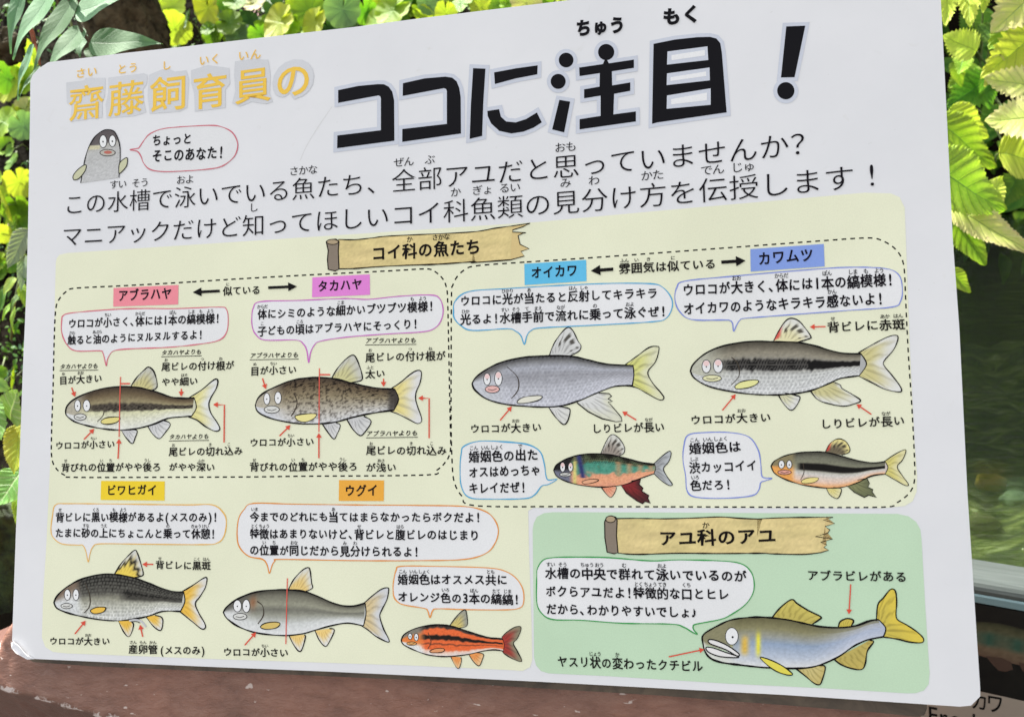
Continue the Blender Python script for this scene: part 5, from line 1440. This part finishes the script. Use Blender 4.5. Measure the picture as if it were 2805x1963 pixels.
rp('shaded mid green serrated leaves between the bright ones beside the board',
   [((2706, 216), (2606, 286), 92, 'Lm', 0, 1.62, 1.6), ((2700, 200), (2720, 300), 60, 'Lm', 2, 1.6, 1.62), ((2680, 180), (2600, 236), 60, 'Lg', 2, 1.66, 1.66), ((2720, 40), (2680, 110), 90, 'Lm', 0, 1.75, 1.75),
    ((2700, 20), (2640, 90), 80, 'Lm', 1, 1.8, 1.8), ((2770, 120), (2690, 60), 90, 'Lm', 1, 1.7, 1.7), ((2660, 290), (2620, 330), 60, 'Lg', 1, 1.7, 1.68), ((2750, 300), (2700, 350), 80, 'Lm', 1, 1.7, 1.7),
    ((2790, 480), (2750, 560), 70, 'Lm', 0, 1.6, 1.6), ((2820, 440), (2790, 520), 60, 'Lg', 2, 1.6, 1.6)], bx=2700, by=260)
rp('broad lime green oval leaves with a brown scorch beside the right edge of the board',
   [((2560, 330), (2742, 452), 112, 'Lg', 3, 1.42, 1.42), ((2600, 300), (2716, 372), 80, 'Ly', 3, 1.5, 1.5), ((2736, 420), (2870, 440), 128, 'Ly', 3, 1.36, 1.36),
    ((2535, 452), (2772, 566), 172, 'Lg', 3, 1.17, 1.17), ((2700, 560), (2770, 470), 60, 'Ly', 4, 1.30, 1.34)], 'broad_leaf_plant', 2700, 430)
rp('long drooping lime leaves with a grey scorched stripe low at the right above the water',
   [((2590, 566), (2840, 668), 92, 'Lp', 4, 1.20, 1.14), ((2596, 580), (2716, 716), 92, 'Lg', 4, 1.22, 1.2), ((2600, 740), (2664, 800), 46, 'Lg', 3, 1.35, 1.35), ((2560, 520), (2640, 500), 40, 'Fs', 5, 1.22, 1.2)],
   'broad_leaf_plant', 2620, 560)
# tangled dark backdrop foliage on the far right bank
def foliage_mass(name, label, n, fn, smin, smax, mats, seed):
    rr = random.Random(seed)
    V = []; F = []; UV = []; MI = []
    for _ in range(n):
        p, up = fn(rr)
        s_ = rr.uniform(smin, smax)
        y = Vector((rr.uniform(-1, 1), rr.uniform(-1, .6), rr.uniform(-1, .5))).normalized()
        n_ = (up + Vector((rr.uniform(-1, 1), rr.uniform(-1, 1), rr.uniform(-1, 1))) * 0.5).normalized()
        n_ = (n_ - y * n_.dot(y)).normalized(); x = y.cross(n_)
        o_ = len(V); mi = rr.randrange(len(mats))
        prof = [(0, 0.02), (0.2, 0.75), (0.4, 1.0), (0.6, .85), (0.8, .5), (1, .02)]
        for t, w_ in prof:
            for s in (-1, 0, 1):
                q = p + y * (t * s_) + x * (s * w_ * 0.28 * s_) + n_ * (0.1 * s_ * abs(s) * w_ - 0.2 * s_ * t * t)
                V.append(tuple(q)); UV.append((t, s))
        for i in range(len(prof) - 1):
            for j in range(2):
                a = o_ + i * 3 + j; F.append((a, a + 1, a + 4, a + 3)); MI.append(mi)
    me = bpy.data.meshes.new(name); me.from_pydata(V, [], F)
    l = me.uv_layers.new(name='UVMap')
    for lp in me.loops: l.data[lp.index].uv = UV[lp.vertex_index]
    for m_ in mats: me.materials.append(LM[m_])
    me.polygons.foreach_set('material_index', MI)
    me.polygons.foreach_set('use_smooth', [True] * len(F))
    o = bpy.data.objects.new(name, me); COL.objects.link(o)
    tag(o, label, 'foliage', kind='stuff')
    return o
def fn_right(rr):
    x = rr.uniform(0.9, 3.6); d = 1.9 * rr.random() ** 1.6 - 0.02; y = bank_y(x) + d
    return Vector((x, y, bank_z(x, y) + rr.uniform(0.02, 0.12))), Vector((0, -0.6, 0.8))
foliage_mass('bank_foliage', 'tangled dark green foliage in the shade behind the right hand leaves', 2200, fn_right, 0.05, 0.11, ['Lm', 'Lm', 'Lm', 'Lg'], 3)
def fn_left(rr):
    while True:
        x = rr.uniform(-3.0, 0.8); d = rr.uniform(0.1, 3.0); y = bank_y(x) + d
        # keep the part of the bank seen in the photograph for the single plants
        p = Vector((x, y, bank_z(x, y)))
        q = CAM_M.transposed() @ (p - CAM_C)
        if q.z < 0:
            sx_, sy_ = CX + FPX * q.x / -q.z, CY - FPX * q.y / -q.z
            if -60 < sx_ < 2560 and -60 < sy_ < 1700: continue
        return p + Vector((0, 0, rr.uniform(0.0, 0.06))), Vector((0, -0.5, 0.85))
foliage_mass('bank_ground_cover', 'green ground cover spreading up the bank beyond the board', 3000, fn_left, 0.03, 0.07, ['Lg', 'Lm', 'Lm', 'Ly'], 4)
def fn_mid(rr):
    while True:
        sx_, sy_ = rr.choice([(rr.uniform(-40, 90), rr.uniform(0, 1560)), (rr.uniform(90, 1560), rr.uniform(-60, 140))])
        if 240 < sx_ < 430: continue
        p, k = bank_hit(sx_, sy_, 0.004)
        return p, Vector((0, -0.5, 0.85))
foliage_mass('moss_sprigs', 'tiny dark moss and seedling sprigs on the soil between the leaves', 1500, fn_mid, 0.006, 0.018, ['Lm', 'Lm', 'Fg'], 8)

# ------------------------------------------------------------------ stream tank on the right
WZ = -0.27; RZ = -0.20
pa = at_plane(2665, 1598, Vector((0, 0, RZ)), Vector((0, 0, 1))); pb_ = at_plane(2805, 1622, Vector((0, 0, RZ)), Vector((0, 0, 1)))
pc = at_plane(2664, 1525, Vector((0, 0, RZ)), Vector((0, 0, 1)))
TX = (pb_ - pa); TX.z = 0; TX.normalize(); TN = Vector((TX.y, -TX.x, 0))      # TN points to the camera side
if TN.y > 0: TN = -TN
depth_rail = (pc - pa).dot(-TN)
METAL, nt, b, out = new_mat('brushed_aluminium')
tc = N(nt, 'ShaderNodeTexCoord').outputs['Object']
mp = N(nt, 'ShaderNodeMapping'); mp.inputs['Scale'].default_value = (1.5, 60, 60); nt.links.new(tc, mp.inputs[0])
n1 = noise_n(nt, mp.outputs[0], 8, 5, 0.6)
r1 = ramp(nt, n1, [(0.3, (0.07, 0.085, 0.08)), (0.7, (0.12, 0.14, 0.132))])
nt.links.new(r1.outputs[0], b.inputs['Base Color'])
b.inputs['Metallic'].default_value = 0.5; b.inputs['Roughness'].default_value = 0.45
bump(nt, n1, 0.1, 0.001, b)
GLASSY, nt, b, out = new_mat('acrylic_edge')
b.inputs['Base Color'].default_value = (0.25, 0.40, 0.42, 1); b.inputs['Roughness'].default_value = 0.08
b.inputs['Coat Weight'].default_value = 0.6
CONC = simple_mat('grey_tank_wall', (0.10, 0.10, 0.09), (0.2, 0.19, 0.17), 12, 0.8, 0.4, 0.004)

tank = empty('stream_tank', pa + Vector((0, 0, 0))); tank.rotation_euler = (0, 0, math.atan2(TX.y, TX.x))
tag(tank, 'open stream tank with a pale metal rail running behind the lower right of the board', 'tank')
# local frame: x along TX, y away from the camera, z up ; origin = front edge of rail top
def profile_part(name, prof, x0, x1, mat, parent):
    n = len(prof); V = []; F = []
    for x in (x0, x1):
        for (y, z) in prof: V.append((x, y, z))
    for i in range(n):
        j = (i + 1) % n; F.append((i, j, n + j, n + i))
    F.append(tuple(range(n))[::-1]); F.append(tuple(range(n, 2 * n)))
    return mesh_obj(name, V, F, mat, parent)
def chk_side(F): return F
DR = depth_rail
LX0, LX1 = -0.34, 1.6
prof = [(0.0, -0.014), (0.0008, -0.0095), (0.003, -0.0055), (0.0065, -0.0025), (0.011, -0.0006), (0.017, 0.0), (DR * 0.6, 0.001), (DR - 0.004, 0.0), (DR, -0.004), (DR, -0.03), (0.012, -0.03), (0.0, -0.028)]
profile_part('rail', prof, LX0, LX1, METAL, tank)
prof = [(-0.002, -0.0165), (-0.0005, -0.0145), (0.001, -0.0145), (0.001, -0.0265), (-0.002, -0.0265)]
profile_part('rail_lip', prof, LX0, LX1, GLASSY, tank)
profile_part('front_wall', [(0.004, -0.031), (DR - 0.005, -0.031), (DR - 0.005, GZ - RZ), (0.004, GZ - RZ)], LX0, LX1, CONC, tank)
# water surface + bed
WATER, nt, b, out = new_mat('stream_water')
nt.nodes.remove(b)
tc = N(nt, 'ShaderNodeTexCoord').outputs['Object']
mp = N(nt, 'ShaderNodeMapping'); mp.inputs['Scale'].default_value = (0.75, 3.4, 1); mp.inputs['Rotation'].default_value = (0, 0, R(8)); nt.links.new(tc, mp.inputs[0])
n1 = noise_n(nt, mp.outputs[0], 15, 6, 0.62, 1.0)
n2 = noise_n(nt, mp.outputs[0], 34, 3, 0.5, 0.8)
hh = math_n(nt, 'ADD', n1, math_n(nt, 'MULTIPLY', n2, 0.45))
bp_ = N(nt, 'ShaderNodeBump'); bp_.inputs['Strength'].default_value = 0.9; bp_.inputs['Distance'].default_value = 0.018
nt.links.new(hh, bp_.inputs['Height'])
gl = N(nt, 'ShaderNodeBsdfGlossy'); gl.inputs['Roughness'].default_value = 0.03; gl.inputs[0].default_value = (1, 1, 1, 1)
nt.links.new(bp_.outputs[0], gl.inputs['Normal'])
rf = N(nt, 'ShaderNodeBsdfRefraction'); rf.inputs['IOR'].default_value = 1.33; rf.inputs['Roughness'].default_value = 0.0
rf.inputs[0].default_value = (0.80, 0.90, 0.74, 1); nt.links.new(bp_.outputs[0], rf.inputs['Normal'])
tp = N(nt, 'ShaderNodeBsdfTransparent'); tp.inputs[0].default_value = (0.80, 0.90, 0.72, 1)
mxa = N(nt, 'ShaderNodeMixShader'); mxa.inputs[0].default_value = 0.4
nt.links.new(tp.outputs[0], mxa.inputs[1]); nt.links.new(rf.outputs[0], mxa.inputs[2])
fz = N(nt, 'ShaderNodeFresnel'); fz.inputs[0].default_value = 1.33; nt.links.new(bp_.outputs[0], fz.inputs['Normal'])
mxb = N(nt, 'ShaderNodeMixShader'); nt.links.new(fz.outputs[0], mxb.inputs[0])
nt.links.new(mxa.outputs[0], mxb.inputs[1]); nt.links.new(gl.outputs[0], mxb.inputs[2]); nt.links.new(mxb.outputs[0], out.inputs[0])
def water_local(x, y): return pa.to_2d() + TX.to_2d() * x - TN.to_2d() * y
wv = []
for x, y in ((LX0, DR - 0.003), (LX1, DR - 0.003), (3.0, 2.2), (0.2, 2.2), (-0.3, 0.7)):
    q = water_local(x, y); wv.append((q.x, q.y, WZ))
wtr = mesh_obj('stream_water', wv, [(0, 1, 2, 3, 4)], WATER)
tag(wtr, 'dark green rippling stream water behind the rail', kind='structure')
BED, nt, b, out = new_mat('algae_stream_bed')
tc = N(nt, 'ShaderNodeTexCoord').outputs['Object']
vo = N(nt, 'ShaderNodeTexNoise'); vo.inputs['Scale'].default_value = 15; vo.inputs['Detail'].default_value = 8; vo.inputs['Distortion'].default_value = 1.4
mpb = N(nt, 'ShaderNodeMapping'); mpb.inputs['Scale'].default_value = (0.55, 2.2, 1.5); nt.links.new(tc, mpb.inputs[0]); nt.links.new(mpb.outputs[0], vo.inputs[0])
r1 = ramp(nt, vo.outputs['Fac'], [(0.36, (0.008, 0.014, 0.006)), (0.50, (0.065, 0.085, 0.026)), (0.61, (0.20, 0.23, 0.07)), (0.72, (0.48, 0.52, 0.30))])
nt.links.new(r1.outputs[0], b.inputs['Base Color']); b.inputs['Roughness'].default_value = 0.8
V = []; F = []; n = 90
for j in range(n):
    for i in range(n):
        x = -0.32 + 2.6 * i / (n - 1); y = DR + 2.1 * j / (n - 1)
        q = water_local(x, y)
        z = WZ - 0.06 - 0.30 * sm(0.3, 1.3, y) + 0.045 * vnoise(q.x * 9, q.y * 9, 2) + 0.02 * vnoise(q.x * 25, q.y * 25, 4)
        V.append((q.x, q.y, z))
for j in range(n - 1):
    for i in range(n - 1):
        a = j * n + i; F.append((a, a + 1, a + n + 1, a + n))
bed = mesh_obj('stream_bed', V, F, BED, smooth=True); tag(bed, 'algae covered stream bed sloping away under the water', kind='structure')
STONE = {}
STONE['o'] = simple_mat('ochre_stone', (0.30, 0.20, 0.03), (0.48, 0.34, 0.06), 20, 0.7, 0.4, 0.004)
STONE['g'] = simple_mat('grey_green_stone', (0.12, 0.18, 0.13), (0.30, 0.40, 0.30), 20, 0.6, 0.4, 0.004)
STONE['b'] = simple_mat('brown_green_stone', (0.08, 0.09, 0.03), (0.20, 0.21, 0.06), 20, 0.7, 0.5, 0.004)
rs = random.Random(12)
wpl = Vector((0, 0, WZ - 0.05))
stones = [(2715, 1320, 0.021, 'o', 'rounded ochre yellow stone under the water near the rail'), (2785, 1368, 0.020, 'g', 'pale grey green stone under the water nearest the right edge'),
          (2690, 1430, 0.020, 'b', 'brown green stone under the water just behind the rail')]
for (x, y, r_, mk, lb) in stones:
    p = at_plane(x, y, wpl, Vector((0, 0, 1)))
    V = []; F = []; nu, nv = 20, 12; sd_ = rs.random() * 20
    for j in range(nv + 1):
        th = math.pi * j / nv
        for i in range(nu):
            a = 2 * math.pi * i / nu
            d = Vector((math.sin(th) * math.cos(a), math.sin(th) * math.sin(a), math.cos(th)))
            s_ = r_ * (1 + 0.3 * vnoise(d.x * 1.5 + sd_, d.y * 1.5, d.z * 1.5))
            V.append((d.x * s_ * 1.2, d.y * s_, d.z * s_ * 0.6))
    for j in range(nv):
        for i in range(nu):
            a = j * nu + i; b2 = j * nu + (i + 1) % nu; F.append((a, a + nu, b2 + nu, b2))
    o = mesh_obj('stone', V, F, STONE[mk], smooth=True); o.location = p; tag(o, lb, 'stone')

# species label panel fixed to the tank front
PBLK = simple_mat('black_printed_film', (0.006, 0.006, 0.006), (0.016, 0.016, 0.013), 30, 0.35, 0.1, 0.0005)
PCAP = simple_mat('beige_printed_film', (0.42, 0.37, 0.30), (0.48, 0.43, 0.35), 20, 0.45, 0.1, 0.0005)
pp0 = pa + TN * 0.0 + Vector((0, 0, -0.03))
pan = empty('species_panel', Vector((pp0.x, pp0.y, RZ - 0.03)), None); pan.rotation_euler = (0, 0, math.atan2(TX.y, TX.x))
tag(pan, 'black fish identification panel with a beige caption strip fixed under the tank rail', 'sign')
POFF = 0.0
def ploc(px, py):      # photo pixel -> panel local (x, z)
    w_ = at_plane(px, py, pp0, TN) - pan.location
    return Vector((w_.dot(TX), w_.z))
zc = ploc(2740, 1904).y
ztop = 0.0
x_l = -0.30
def pbox(name, x0, x1, z0, z1, y0, y1, mat):
    V = [(x, y, z) for x in (x0, x1) for y in (y0, y1) for z in (z0, z1)]
    F = [(0, 1, 3, 2), (4, 6, 7, 5), (0, 4, 5, 1), (2, 3, 7, 6), (0, 2, 6, 4), (1, 5, 7, 3)]
    return mesh_obj(name, V, F, mat, pan)
pbox('photo_sheet', x_l, 0.5, zc, ztop, 0.0, 0.0038, PBLK)
pbox('caption_strip', x_l, 0.5, zc - 0.16, zc - 0.0005, 0.0, 0.0038, PCAP)
def pprint(name, pts, colr, lay, parent=pan):
    q = [ploc(*p) for p in pts]
    tri = tessellate_polygon([[Vector((p.x, p.y, 0)) for p in q]])
    return mesh_obj(name, [(p.x, -0.0002 * lay, p.y) for p in q], [tuple(t) for t in tri], INK, parent, [tuple(colr) + (1,)] * len(q))
def pgrid(name, topc, botc, fn, lay):
    topc = resample(smooth(topc), 50); botc = resample(smooth(botc), 50); V = []; C_ = []; F = []; m = 16
    for i in range(50):
        for j in range(m):
            t = j / (m - 1)
            q = ploc(botc[i][0] + (topc[i][0] - botc[i][0]) * t, botc[i][1] + (topc[i][1] - botc[i][1]) * t)
            V.append((q.x, -0.0002 * lay, q.y)); C_.append(tuple(fn(i / 49, t)) + (1,))
    for i in range(49):
        for j in range(m - 1):
            a = i * m + j; F.append((a, a + m, a + m + 1, a + 1))
    return mesh_obj(name, V, F, INK, pan, C_)
def fphoto(s, t):
    c_ = ramp_c([(0, (0.16, 0.11, 0.075)), (0.35, (0.20, 0.16, 0.10)), (0.7, (0.13, 0.13, 0.075)), (0.9, (0.085, 0.09, 0.05)), (1, (0.045, 0.045, 0.03))], t)
    g_ = sm(0.22, 0.28, s) * sm(0.25, 0.4, t) * (1 - sm(0.6, 0.8, t)) * (1 - 0.5 * abs(math.sin(s * 18)))
    c_ = lerp3(c_, (0.045, 0.12, 0.085), g_)
    k = 1 + 0.25 * vnoise(s * 30, t * 12, 1)
    return tuple(x * k for x in c_)
pf = pgrid('fish_picture', [(2560, 1730), (2620, 1705), (2680, 1701), (2740, 1706), (2805, 1722), (2900, 1745), (3000, 1775)],
           [(2560, 1735), (2620, 1770), (2680, 1793), (2740, 1808), (2805, 1822), (2900, 1835), (3000, 1850)], fphoto, 1)
pprint('fish_fin', [(2700, 1795), (2716, 1815), (2735, 1835), (2755, 1838), (2775, 1832), (2770, 1812), (2745, 1800)], (0.10, 0.066, 0.05), 2)
pprint('fish_fin', [(2790, 1812), (2800, 1835), (2830, 1860), (2860, 1850), (2840, 1825)], (0.10, 0.066, 0.05), 2)
def ptext(s_, p0, p1, h, off=0.0):
    """lettering on the caption strip"""
    a, b_ = ploc(*p0), ploc(*p1)
    H_ = (ploc(p0[0], p0[1] - h) - a).length
    V = []; F = []
    ws = []
    for ch in s_:
        gv, gf = glyph(ch, off); ws.append((min(v[0] for v in gv), max(v[0] for v in gv)))
    gap = 0.12; tot = sum(w[1] - w[0] for w in ws) + gap * (len(s_) - 1)
    L_ = (b_ - a).length; sx_ = L_ / tot; x = 0
    hh_ = max(v[1] for ch in s_ for v in glyph(ch, off)[0])
    ex = (b_ - a).normalized(); ey = Vector((-ex.y, ex.x))
    for ch, w in zip(s_, ws):
        gv, gf = glyph(ch, off); o_ = len(V)
        for (gx, gy) in gv:
            q = a + ex * ((x + gx - w[0]) * sx_) + ey * (gy * H_ / hh_)
            V.append((q.x, -0.0004, q.y))
        F += [tuple(o_ + i for i in f) for f in gf]
        x += w[1] - w[0] + gap
    mesh_obj('lettering', V, F, INK, pan, [(0.012, 0.012, 0.012, 1)] * len(V))
ptext('カワ', (2663, 1936), (2744, 1950), 45, 0.01)
ptext('Fresh', (2546, 1977), (2690, 2002), 44, 0.006)
